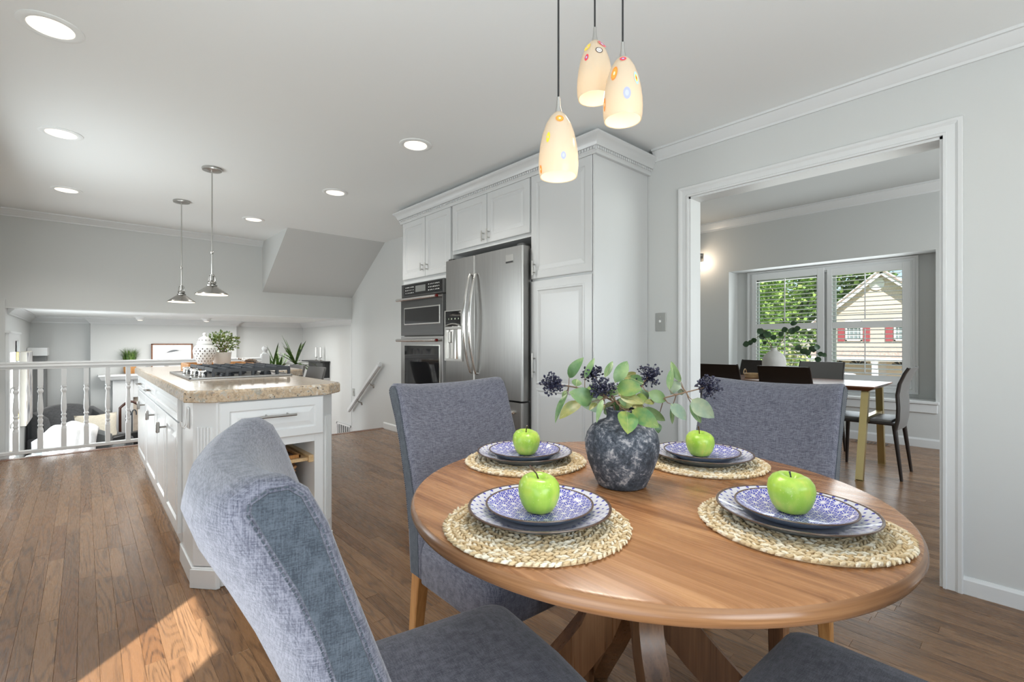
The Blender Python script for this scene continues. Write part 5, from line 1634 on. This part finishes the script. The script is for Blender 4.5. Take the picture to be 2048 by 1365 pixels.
def pillow(label, x, y, z, rz, tilt, size, mat):
    g = G()
    def f(u, v, s):
        a, c = 2 * u - 1, 2 * v - 1; k = (max(0, 1 - a * a) * max(0, 1 - c * c)) ** .45
        return (s * .075 * k, size / 2 * a * (1 - .10 * (1 - abs(c)) * abs(a)), size / 2 * c * (1 - .10 * (1 - abs(a)) * abs(c)) + size / 2)
    g.grid(lambda u, v: f(u, v, 1), 14, 14); g.grid(lambda u, v: f(u, v, -1), 14, 14)
    bmesh.ops.remove_doubles(g.bm, verts=g.bm.verts[:], dist=.0005)
    o = obj('pillow', g, mat, None, smooth=70); o.location = (x, y, z); o.rotation_euler = (0, tilt, rz)
    return tag(o, label, 'pillow')
pillow('cream pillow leaning in the charcoal wing chair', .15, 8.55, LZ + .48, R(-75), R(-14), .46, CREAMCLOTH)

# things on the mantel
t = thing('feather_picture', 'framed white picture of a grey feather propped on the mantel', 'picture', (1.04, 9.22, .635))
g = G(); X0, X1, Z0, Z1, Y = .775, 1.315, .635, 1.085, 9.225
for q in ((X0, X0 + .018, Z0, Z1), (X1 - .018, X1, Z0, Z1), (X0, X1, Z0, Z0 + .018), (X0, X1, Z1 - .018, Z1)): g.box(q[0], q[1], Y, Y + .03, q[2], q[3], .002)
obj('frame', g, REDWOOD, t)
g = G(); g.box(X0 + .01, X1 - .01, Y + .012, Y + .02, Z0 + .01, Z1 - .01); obj('canvas', g, WHITE, t)
g = G(); n = 16
for s in (-1, 1):
    for k in range(n):
        u0, u1 = k / n, (k + 1) / n; f = lambda u: (X0 + .20 + .19 * u, .945 + .030 * u + .012 * math.sin(u * 3)); w = lambda u: .016 * math.sin(PI * min(1, u * 1.05 + .05)) * s
        (a, b_), (c, d_) = f(u0), f(u1); g.quad((a, Y + .011, b_), (c, Y + .011, d_), (c - .006, Y + .011, d_ + w(u1)), (a - .006, Y + .011, b_ + w(u0)))
g.tube([(X0 + .165, Y + .011, .928), (X0 + .20, Y + .011, .945), (X0 + .39, Y + .011, .976)], .0015, 4)
obj('feather_print', g, M('feather_grey', (.16, .17, .18), .8).m, t)
t = thing('potted_grass', 'grassy green plant in a low tan pot on the mantel', 'potted plant', (.515, 9.20, .635))
g = G(); g.lathe([(0, 0), (.06, 0), (.075, .03), (.08, .09), (.074, .11), (.06, .11), (.05, .09), (0, .09)], (.515, 9.20, .635), 28, cap=False); obj('pot', g, HONEY, t, smooth=50)
g = G(); rng = random.Random(8)
for k in range(230):
    a = rng.random() * 2 * PI; r = rng.random() * .06; sp = rng.uniform(.02, .16); h = rng.uniform(.22, .35)
    p = Vector((.515 + r * math.cos(a), 9.20 + r * math.sin(a) * .8, .72)); d = Vector((math.cos(a), math.sin(a) * .5, 0)); s = Vector((-math.sin(a), math.cos(a), 0)) * .0035
    m_ = p + d * sp * .35 + Vector((0, 0, h * .65)); e = p + d * sp + Vector((0, 0, h - sp * .4))
    g.quad(p - s, p + s, m_ + s, m_ - s); g.bm.faces.new([g.bm.verts.new(v) for v in (m_ - s, m_ + s, e)])
o = obj('grass_blades', g, GRASSM, t); o['kind'] = 'stuff'

# left corner: pier with white cap, window seat, deep canvas on the wall
t = thing('corner_pier', 'charcoal boxed pier with a thick white cap in the far left corner', 'pier', (-.46, 9.1, LZ))
g = G(); g.box(-.556, -.385, 8.95, 9.396, LZ, .93); obj('shaft', g, DARKWALL, t)
g = G(); g.box(-.556, -.365, 8.90, 9.396, .925, 1.035, .003); obj('cap', g, TRIM, t)
t = thing('window_seat', 'low white bench against the left wall of the lower room', 'bench', (-.43, 8.4, LZ))
g = G(); g.box(-.556, -.315, 7.95, 8.93, -.40, -.36, .004); obj('seat_top', g, TRIM, t)
g = G(); g.box(-.556, -.33, 7.98, 8.93, LZ, -.40); obj('bench_box', g, TRIM, t)
t = thing('wall_canvas', 'deep white-edged canvas picture hanging on the left wall of the lower room', 'picture', (-.53, 8.26, .135))
g = G(); g.box(-.556, -.495, 7.85, 8.68, .135, .995, .003); obj('stretcher', g, M('canvas_edge', (.72, .69, .62), .7).m, t)
pm = M('abstract_paint', (.5, .5, .5), .5); pm.color(pm.ramp(pm.noise(pm.scale(pm.pos(), (1, 9, 3)), 1.5, 4), [(.38, (.12, .12, .13)), (.46, (.55, .55, .58)), (.55, (.75, .74, .72)), (.64, (.36, .28, .2))]))
g = G(); g.box(-.496, -.491, 7.86, 8.67, .145, .985); obj('painted_face', g, pm.m, t)

# right side: dracaena, black cabinet with candles, grille
t = thing('dracaena_plant', 'tall strappy-leaved dracaena behind the island in the lower room', 'potted plant', (2.17, 7.38, LZ))
g = G(); g.lathe([(0, 0), (.13, 0), (.16, .30), (.165, .32), (.15, .32), (.14, .28), (0, .28)], (2.17, 7.38, LZ), 28, cap=False); obj('pot', g, M('pot_grey', (.3, .3, .3), .6).m, t, smooth=40)
tops = [((2.10, 7.40, .66), 1.0), ((2.34, 7.42, .80), 1.0), ((1.98, 7.33, .66), 1.0)]
for p, s in tops:
    g = G(); g.tube([(2.17, 7.38, LZ + .28), ((2.17 + p[0]) / 2 + .01, (7.38 + p[1]) / 2, (LZ + p[2]) / 2), p], [.016, .014, .011], 8); obj('cane', g, STEM, t, smooth=40)
rng = random.Random(21)
for p, s in tops:
    for k in range(24):
        a = rng.random() * 2 * PI; L = rng.uniform(.30, .52) * s; el = rng.uniform(.10, 1.3); dr = rng.uniform(.3, 1.1)
        d = Vector((math.cos(a), math.sin(a), 0)); sd = Vector((-math.sin(a), math.cos(a), 0)); n = 7; g = G(); rows = []
        for i in range(n + 1):
            u = i / n; w = .019 * (math.sin(PI * (.12 + .88 * u)) ** .6 if u < 1 else 0) + .0005
            c = Vector(p) + d * (L * u * math.cos(el)) + Vector((0, 0, L * (u * math.sin(el) - dr * .55 * u * u * math.cos(el)) - .02))
            rows.append((g.bm.verts.new(c - sd * w), g.bm.verts.new(c + Vector((0, 0, -.004))), g.bm.verts.new(c + sd * w)))
        for A, B in zip(rows, rows[1:]):
            for i in range(2): g.bm.faces.new((A[i], A[i + 1], B[i + 1], B[i]))
        obj('leaf', g, PALM, t, smooth=60)
t = thing('black_cabinet', 'black wall-mounted cabinet with a projecting top on the right wall of the lower room', 'cabinet', (3.05, 8.4, .50))
g = G(); g.box(3.00, 3.096, 8.06, 8.80, .50, .765, .003); obj('carcass', g, BLACK, t)
g = G(); g.box(2.93, 3.096, 8.03, 8.95, .765, .785, .003); obj('top', g, BLACK, t)
g = G(); g.box(2.995, 3.002, 8.09, 8.40, .52, .75); obj('door', g, BGLASS, t)
g = G(); g.box(2.99, 3.097, 8.05, 8.81, .49, .50); obj('shelf', g, WHITE, t)
for k, (x, y, h) in enumerate(((3.03, 8.50, .17), (3.03, 8.28, .17))):
    t = thing('candle', ('white pillar candle on a thin metal stand on the black cabinet, left one', 'white pillar candle on a thin metal stand on the black cabinet, right one')[k], 'candle', (x, y, .785), group='candles on the black cabinet')
    g = G(); g.lathe([(0, 0), (.04, 0), (.03, .01), (.006, .02), (.006, .05), (.024, .06), (.024, .066), (0, .066)], (x, y, .785), 20, cap=False); obj('stand', g, NICKEL, t, smooth=40)
    g = G(); g.lathe([(0, .066), (.019, .066), (.019, .066 + h), (0, .068 + h)], (x, y, .785), 20, cap=False); obj('wax', g, WHITE, t, smooth=40)
    g = G(); g.tube([(x, y, .851 + h), (x + .002, y, .863 + h)], .0012, 5); obj('wick', g, BLACK, t)
t = thing('air_grille', 'white return-air grille with dark slots at the bottom of the wall by the stairs', 'vent', (3.09, 7.46, -.42))
g = G(); Z0, Z1, Y0, Y1 = -.42, -.20, 7.16, 7.74
for q in ((Y0, Y1, Z1 - .025, Z1), (Y0, Y1, Z0, Z0 + .025), (Y0, Y0 + .03, Z0, Z1), (Y1 - .03, Y1, Z0, Z1)): g.box(3.082, 3.10, *q)
obj('frame', g, TRIM, t)
g = G(); g.box(3.094, 3.10, Y0, Y1, Z0, Z1); obj('backing', g, M('grille_dark', (.10, .11, .11), .8).m, t)
for k in range(6):
    y = Y0 + .07 + k * .085; g = G(); g.box(3.084, 3.098, y, y + .028, Z0 + .02, Z1 - .02); obj('slat', g, TRIM, t)
for k, (x, y) in enumerate(((.60, 8.65), (1.38, 8.45))):
    t = thing('eyeball_light', ('small white eyeball light on the lower ceiling, left one', 'small white eyeball light on the lower ceiling, right one')[k], 'ceiling light', (x, y, LC), group='eyeball lights on the lower ceiling')
    g = G(); g.lathe([(.075, 0), (.075, -.006), (.055, -.012), (.05, -.03), (.035, -.045), (0, -.05)], (x, y, LC), 28, cap=False); obj('trim_ring', g, WHITE, t, smooth=50)
    g = G(); g.lathe([(0, -.052), (.028, -.050), (.030, -.044)], (x, y, LC), 24, cap=False); obj('lens', g, LAMPGLOW, t)
lamp('lower_room_fill', 'AREA', (1.4, 8.0, 1.40), 46, (1, .99, .96), aim=(0, 0, -1), shape='RECTANGLE', size=2.0, size_y=1.2)  # area lamp without a fixture, added to brighten the lower room

# ------------------------------------------------------------------ dining room
t = thing('trestle_table', 'long brown wooden dining table on splayed gold metal legs', 'table', (5.06, 1.85, 0))
g = G(); b = bmesh.new(); X0, X1, Y0, Y1 = 4.70, 5.42, .885, 2.80
lay_ = [(.745, 0), (.735, 0), (.705, .045)]
rings = [[b.verts.new(v) for v in ((X0 + i, Y0 + i, z), (X1 - i, Y0 + i, z), (X1 - i, Y1 - i, z), (X0 + i, Y1 - i, z))] for z, i in lay_]
for A, B in zip(rings, rings[1:]):
    for i in range(4): b.faces.new((A[i], A[(i + 1) % 4], B[(i + 1) % 4], B[i]))
b.faces.new(rings[0]); b.faces.new(rings[-1]); g.join(b); obj('tabletop', g, REDWOOD, t)
for y in (.96, 2.68):
    for x0, x1 in ((4.80, 4.60), (5.30, 5.40)):
        g = G(); g.bar((x0, y, .705), (x1, y, .004), .05, .05, up=(0, 1, 0)); g.box(x1 - .03, x1 + .03, y - .026, y + .026, 0, .006); obj('leg', g, GOLD, t)
    g = G(); g.bar((4.73, y, .47), (5.33, y, .47), .045, .045); obj('crossbar', g, GOLD, t)

def dchair(label, frame=DARKLEATHER):
    t = thing('leather_dining_chair', label, 'chair', group='dark leather chairs at the dining room table')
    g = G(); g.box(-.21, .22, -.205, .205, .430, .455, .008, 2); obj('seat_frame', g, DARKLEATHER, t, False)
    g = G(); g.box(-.18, .225, -.20, .20, .452, .475, .009, 2); obj('seat_pad', g, GREYLEATHER, t, False, smooth=40)
    prof = [(-.190, .40), (-.205, .48), (-.208, .58), (-.202, .68), (-.215, .77), (-.245, .85), (-.272, .90)]
    g = G(); b = bmesh.new(); rings = []; n = 8
    for k, (x, z) in enumerate(prof):
        hw = .205 - .012 * k / len(prof); th = .028
        front = [(x - .012 * (1 - (2 * i / n - 1) ** 2), -hw + 2 * hw * i / n, z) for i in range(n + 1)]
        back = [(px - th, py, pz) for px, py, pz in front[::-1]]
        rings.append([b.verts.new(v) for v in front + back])
    for A, B in zip(rings, rings[1:]):
        for i in range(len(A)): b.faces.new((A[i], A[(i + 1) % len(A)], B[(i + 1) % len(B)], B[i]))
    b.faces.new(rings[0]); b.faces.new(rings[-1]); g.join(b); bk = obj('backrest', g, GREYLEATHER if frame is GREYLEATHER else DARKLEATHER, t, False, smooth=50)
    for s in (-1, 1):
        g = G(); g.tube([(x - .012, s * (.207 - .012 * k / 7), z) for k, (x, z) in enumerate(prof)], .011, 8); obj('back_piping', g, DARKLEATHER, bk, False, smooth=50)
    for x, y, dx, dy in ((-.195, -.19, -.05, -.025), (-.195, .19, -.05, .025), (.20, -.185, .015, -.02), (.20, .185, .015, .02)):
        g = G(); g.tube([(x, y, .44), (x + dx, y + dy, 0)], [.018, .011], 8); obj('leg', g, DARKLEATHER, t, False, smooth=50)
    return t
c0 = dchair('dark leather chair with a grey back at the near end of the dining room table', GREYLEATHER)
c0.location = (5.03, .975, 0); c0.rotation_euler = (0, 0, PI / 2)
dk = dchair('espresso leather chair in the middle of the near side of the dining table')
dk.location = (4.68, 1.455, 0)
dup(dk, (4.68, 2.03, 0), 0, 'espresso leather chair on the near side of the dining table, partly behind the doorway edge')
dup(dk, (5.48, 2.14, 0), PI, 'espresso leather chair on the window side of the dining table, left of the white vase')
dup(c0, (5.48, 1.53, 0), PI, 'dark leather chair on the window side of the dining table, right of the vase')

t = thing('white_vase', 'white shouldered ceramic vase with eucalyptus on the dining room table', 'vase', (5.06, 1.752, .745))
g = G(); g.lathe([(0, 0), (.085, 0), (.098, .02), (.105, .10), (.106, .17), (.098, .21), (.075, .245), (.045, .268), (.030, .276), (.026, .29), (.030, .305), (.026, .305), (.022, .28), (0, .27)], (5.06, 1.752, .745), 40, cap=False); obj('body', g, M('vase_white', (.60, .58, .55), .6).m, t, smooth=50)
t = thing('eucalyptus_stems', 'round-leaved eucalyptus sprigs standing in the white dining table vase', 'branches', (5.06, 1.752, 1.02))
ST = [[(5.06, 1.755, 1.0), (5.05, 1.80, 1.10), (5.05, 1.86, 1.17), (5.04, 1.93, 1.14), (5.04, 2.00, 1.09)], [(5.06, 1.755, 1.0), (5.05, 1.79, 1.12), (5.05, 1.84, 1.22), (5.05, 1.87, 1.25)], [(5.06, 1.745, 1.0), (5.07, 1.70, 1.10), (5.07, 1.63, 1.20), (5.07, 1.575, 1.25)], [(5.06, 1.745, 1.0), (5.08, 1.65, 1.06), (5.09, 1.52, 1.06), (5.10, 1.42, 1.01), (5.10, 1.34, .985)]]
LV = [(5.04, 2.01, 1.085, .036), (5.04, 1.965, 1.10, .030), (5.04, 1.935, 1.125, .030), (5.04, 1.875, 1.215, .036), (5.05, 1.845, 1.195, .040), (5.04, 1.81, 1.18, .042), (5.05, 1.86, 1.165, .036), (5.06, 1.755, 1.155, .030), (5.06, 1.835, 1.10, .022), (5.07, 1.58, 1.285, .030), (5.07, 1.595, 1.215, .036), (5.07, 1.55, 1.235, .030), (5.07, 1.66, 1.225, .032), (5.07, 1.69, 1.185, .028), (5.07, 1.565, 1.225, .026), (5.09, 1.545, 1.055, .032), (5.09, 1.50, 1.02, .034), (5.09, 1.465, 1.01, .032), (5.10, 1.43, 1.045, .034), (5.10, 1.395, 1.06, .030), (5.10, 1.365, .995, .026), (5.10, 1.335, .985, .024), (5.10, 1.385, .945, .030), (5.10, 1.415, 1.03, .026)]
for k, p in enumerate(ST):
    obj('stem', branch(p, .0035), STEM, t, smooth=60)
rng = random.Random(17)
for (x, y, z, r) in LV:
    f = Vector((-1, -.3, rng.uniform(-.2, .5))) + Vector((0, rng.uniform(-.5, .5), 0)); d = Vector((0, rng.uniform(-1, 1), rng.uniform(-.6, 1))).normalized()
    obj('leaf', leaf_mesh(Vector((x, y, z)) - d * r, Vector((x, y, z)) + d * r, r * 1.75, f, .08), EUCA, t, smooth=60)
t = thing('rattan_tray', 'small round rattan tray with a loop handle on the dining room table', 'tray', (5.06, 1.95, .745))
g = G(); n = 36
for k in range(4): g.tube([(5.06 + (.068 + .004 * k) * math.cos(2 * PI * i / n), 1.95 + (.068 + .004 * k) * math.sin(2 * PI * i / n), .752 + .011 * k) for i in range(n + 1)], .0065, 6, cap=False)
o = obj('woven_rim', g, LIGHTWOOD, t, smooth=50); g = G(); g.lathe([(0, .004), (.068, .004), (.068, .010), (0, .010)], (5.06, 1.95, .745), 32, cap=False); obj('tray_base', g, LIGHTWOOD, t)
for s in (-1, 1):
    g = G(); g.tube([(5.06 + .028 * math.cos(PI * k / 8) * 1.2, 1.95 + s * .079, .785 + .045 * math.sin(PI * k / 8)) for k in range(9)], .005, 6); obj('handle', g, LIGHTWOOD, t, smooth=50)
t = thing('picture_light', 'small lit wall lamp high on the dining room window wall, at the doorway edge', 'wall lamp', (DX - .02, 3.255, 2.20))
g = G(); g.box(DX - .015, DX, 3.20, 3.31, 2.26, 2.37, .003); g.bar((DX - .01, 3.255, 2.33), (DX - .15, 3.255, 2.335), .02, .02); g.box(DX - .21, DX - .10, 3.19, 3.32, 2.320, 2.336, .003); obj('arm', g, PEWTER, t)
g = G(); g.lathe([(0, .06), (.032, .05), (.036, .03), (.028, .008), (0, 0)], (DX - .15, 3.255, 2.262), 20, cap=False); obj('bulb', g, BULB, t, smooth=60)
lamp('picture_bulb', 'POINT', (DX - .17, 3.2, 2.24), 3.5, (1, .80, .60), shadow_soft_size=.04)
t = thing('floor_register', 'slotted floor register in the dining room floor by the window wall', 'vent', (6.40, 1.25, 0))
g = G(); g.box(6.33, 6.46, 1.06, 1.40, 0, .004, .001); obj('plate', g, M('register_brown', (.20, .11, .06), .4).m, t)
for k in range(9):
    g = G(); g.box(6.345, 6.445, 1.085 + k * .034, 1.100 + k * .034, .0038, .0046); obj('slot', g, BLACK, t)

# ------------------------------------------------------------------ outside: house across the street, trees, lawn
GZ = -2.6
g = G(); g.box(7.5, 120, -60, 90, GZ - .3, GZ); o = struct('ground', g, None)
gm = M('lawn', (.12, .20, .05), .9); gm.color(gm.ramp(gm.noise(gm.pos(), .8, 4), [(.35, (.10, .17, .04)), (.65, (.20, .28, .08))])); o.data.materials.append(gm.m)
g = G(); g.box(30, 44.9, 4, 12, GZ, GZ + .02); single('driveway', g, M('concrete', (.5, .48, .45), .8).m, 'pale concrete driveway in front of the house outside the window', 'driveway', (37, 8, GZ))
HX = 45.
sm = M('tan_siding', (.50, .46, .41), .7); px_, py_, pz_ = sm.xyz(sm.pos())
sm.bump((pz_ * 7.).fract(), .6, .03)
shk = M('shake_siding', (.58, .49, .40), .8); ax, ay, az = shk.xyz(shk.pos()); cell = ((ay * 6. + (az * 5.).round() * .37).fract().lt(.06)).max((az * 5. + .5).fract().lt(.12)); shk.color(shk.mix(cell, (.60, .51, .42), (.40, .32, .26)))
shg = M('roof_shingle', (.28, .22, .19), .9); sx, sy, sz = shg.xyz(shg.pos()); shg.color(shg.ramp(shg.noise(shg.scale(shg.pos(), (1, 5, 9)), 2, 3), [(.35, (.20, .15, .13)), (.65, (.36, .29, .25))]))
t = thing('gabled_house', 'tan sided two-storey house with red shutters and a steep gable across the street', 'house', (HX, 8.0, GZ))
AP = (7.955, 6.35)
g = G(); g.prism([(12.2, GZ), (12.2, 2.75), AP, (3.7, 2.75), (3.7, GZ)], lambda u, v, d: (d, u, v), HX, HX + 9); obj('wall', g, sm.m, t)
g = G(); g.prism([(11.18, 3.45), AP, (4.73, 3.45)], lambda u, v, d: (d, u, v), HX - .03, HX + .01); obj('gable_shakes', g, shk.m, t)
for s, e in ((1, 12.9), (-1, 3.0)):
    dy = e - AP[0]; zE = AP[1] + .12 - abs(dy) * .86
    g = G(); g.bar((HX - .45, AP[0], AP[1] + .14), (HX - .45, e, zE), .10, .40, up=(0, 0, 1)); obj('rake_board', g, WHITE, t)
    g = G(); P = [(HX - .55, AP[0], AP[1] + .30), (HX + 9.3, AP[0], AP[1] + .30), (HX + 9.3, e, zE + .16), (HX - .55, e, zE + .16)]
    g.prism([(0, 0)] and [(AP[0], AP[1] + .30), (e, zE + .16), (e, zE + .02), (AP[0], AP[1] + .16)], lambda u, v, d: (d, u, v), HX - .55, HX + 9.3); obj('roof', g, shg.m, t)
    g = G(); g.prism([(AP[0], AP[1] + .13), (e, zE - .01), (e, zE - .05), (AP[0], AP[1] + .09)], lambda u, v, d: (d, u, v), HX - .40, HX); obj('eave_soffit', g, M('soffit_shade', (.45, .45, .44), .8).m, t)
g = G(); g.lathe([(0, 0), (.48, 0), (.48, .08), (.40, .10), (.38, .06), (0, .06)], (HX - .03, 8.30, 5.60), 32, 'X', cap=False); g.bm.transform(Matrix.Translation((-.06, 0, 0))); vt = obj('round_vent', g, WHITE, t)
g = G(); [g.box(HX - .12, HX - .05, 8.30 - .35, 8.30 + .35, 5.34 + k * .12, 5.38 + k * .12) for k in range(5)]; obj('vent_slats', g, WHITE, vt)
WG = M('far_window_glass', (.20, .26, .27), .1).m
RED = M('red_shutter', (.26, .045, .055), .6).m
for (a, c) in ((9.22, 10.30), (6.18, 7.26)):
    g = G()
    for q in ((a, a + .10, 1.25, 2.35), (c - .10, c, 1.25, 2.35), (a, c, 1.25, 1.35), (a, c, 2.25, 2.35)): g.box(HX - .08, HX + .02, *q)
    w = obj('window', g, WHITE, t)
    g = G(); g.box(HX - .03, HX - .01, a + .08, c - .08, 1.33, 2.27); obj('pane', g, WG, w)
    g = G(); [g.box(HX - .05, HX - .02, a + (c - a) * k / 4 - .015, a + (c - a) * k / 4 + .015, 1.33, 2.27) for k in (1, 2, 3)]; [g.box(HX - .05, HX - .02, a + .08, c - .08, z - .015, z + .015) for z in (1.65, 1.95)]; obj('muntin', g, WHITE, w)
    for (e, f) in ((a - .50, a - .08), (c + .08, c + .50)):
        g = G(); g.box(HX - .07, HX, e, f, 1.22, 2.36); sh_ = obj('shutter', g, RED, t)
    g = G(); g.box(HX - .14, HX, a - .02, c + .02, 2.72, 2.80); g.box(HX - .14, HX - .06, a - .02, a + .06, 2.60, 2.80); obj('lintel_trim', g, WHITE, t)
# porch roof and garage level
g = G(); g.prism([(HX - 1.6, -.02), (HX, .52), (HX, .40), (HX - 1.6, -.14)], lambda u, v, d: (u, d, v), 3.4, 12.6); obj('porch_roof', g, shg.m, t)
g = G(); g.box(HX - 1.66, HX - 1.56, 3.4, 12.6, -.26, -.02); obj('porch_fascia', g, WHITE, t)
for y in (12.2, 8.15, 4.0):
    g = G(); g.box(HX - 1.55, HX - 1.25, y - .17, y + .17, GZ, -.2); g.box(HX - 1.6, HX - 1.2, y - .22, y + .22, -.42, -.26); obj('porch_column', g, WHITE, t)
for (a, c) in ((8.6, 11.8), (4.4, 7.7)):
    g = G(); g.box(HX - .06, HX + .02, a, c, GZ, -.32); gd = obj('garage_door', g, M('garage_tan', (.46, .38, .28), .6).m, t)
    for k in range(2):
        cy = a + (c - a) * (.27 + .46 * k)
        g = G()
        for j in range(5):
            a0 = PI * (j + .12) / 5; a1 = PI * (j + .88) / 5
            q = [(cy + r * math.cos(x), -.62 + r * .55 * math.sin(x)) for r, x in ((.15, a0), (.62, a0), (.62, a1), (.15, a1))]
            g.prism(q, lambda u, v, d: (d, u, v), HX - .08, HX - .055)
        obj('fan_light', g, BLACK, gd)
t = thing('parked_car', 'white car parked before the garage across the street, seen through the louvers', 'car', (41, 9.6, GZ))
g = G(); g.prism([(8.2, .35), (8.2, .85), (8.5, 1.0), (9.0, 1.45), (10.4, 1.5), (11.0, 1.05), (11.5, .95), (11.6, .4)], lambda u, v, d: (d, u, GZ + v), 40.2, 41.9, .12, 2); obj('car_body', g, WHITE, t, smooth=40)
g = G(); g.prism([(8.72, 1.0), (9.08, 1.36), (10.34, 1.40), (10.8, 1.04)], lambda u, v, d: (d, u, GZ + v), 40.19, 41.91); obj('car_window', g, BGLASS, t)
for x in (40.35, 41.75):
    for y in (8.8, 10.9):
        g = G(); g.lathe([(0, -.1), (.33, -.1), (.36, 0), (.33, .1), (0, .1)], (x, y, GZ + .36), 20, 'X', cap=False); obj('wheel', g, BLACK, t)

def treemat(name, a, b):
    m = M(name, a, .8); r = V(m.nt, m.node('ShaderNodeNewGeometry').outputs['Random Per Island']); m.color(m.ramp(r, [(0, a), (1, b)])); return m.m
TM = [treemat('tree_leaf_bright', (.06, .15, .02), (.30, .44, .10)), treemat('tree_leaf_dark', (.035, .09, .015), (.16, .26, .05)), treemat('tree_leaf_yellow', (.12, .16, .03), (.50, .50, .22))]
BARK = M('bark', (.12, .09, .07), .9).m
rng = random.Random(31)
def tree(label, x, y, r, zc, rz, mat, n, leaf, kind='tree', grp='trees outside the dining room window'):
    t = thing('leafy_' + kind, label, kind, (x, y, GZ), group=grp)
    g = G(); g.tube([(x, y, GZ), (x + .1, y, (GZ + zc) / 2), (x, y, zc)], [r * .07 + .03, r * .05 + .02, r * .03 + .01], 8); obj('trunk', g, BARK, t)
    g = G(); blobs = [(Vector((rng.gauss(0, .4), rng.gauss(0, .4), rng.gauss(0, .42))), rng.uniform(.35, .6)) for _ in range(16)]
    for k in range(n):
        c, s = rng.choice(blobs); v = Vector((rng.gauss(0, 1), rng.gauss(0, 1), rng.gauss(0, 1))).normalized() * (rng.random() ** .35) * s + c
        p = Vector((x + v.x * r, y + v.y * r, zc + v.z * rz))
        if p.z < GZ: continue
        d = Vector((rng.gauss(0, 1), rng.gauss(0, 1), rng.gauss(0, 1))).normalized(); e = d.cross(Vector((rng.random(), rng.random(), 1))).normalized(); L = leaf * rng.uniform(.6, 1.4)
        g.quad(p, p + d * L * .5 + e * L * .4, p + d * L, p + d * L * .5 - e * L * .4)
    o = obj('crown', g, mat, t); o['kind'] = 'stuff'
tree('tall bright green tree filling the left window, leftmost outside', 24, 9.9, 2.3, 2.0, 4.0, TM[0], 9000, .20)
tree('bright green tree farther back behind the left shutter', 33, 12.4, 2.5, 2.4, 4.2, TM[0], 7000, .26)
tree('dark green tree standing behind the left roof edge of the house', 60, 18.6, 3.2, 5.0, 4.2, TM[1], 3600, .5)
tree('dark green tree far behind the gabled house roof', 72, 14.5, 3.4, 7.4, 3.0, TM[1], 3000, .55)
tree('yellow-green bush below the left shutter', 14, 4.55, .75, -.4, 1.2, TM[2], 2600, .10, 'bush', 'bushes outside')
tree('darker bush behind the yellow-green one', 18, 7.6, 1.2, -.6, 1.5, TM[1], 2500, .16, 'bush', 'bushes outside')
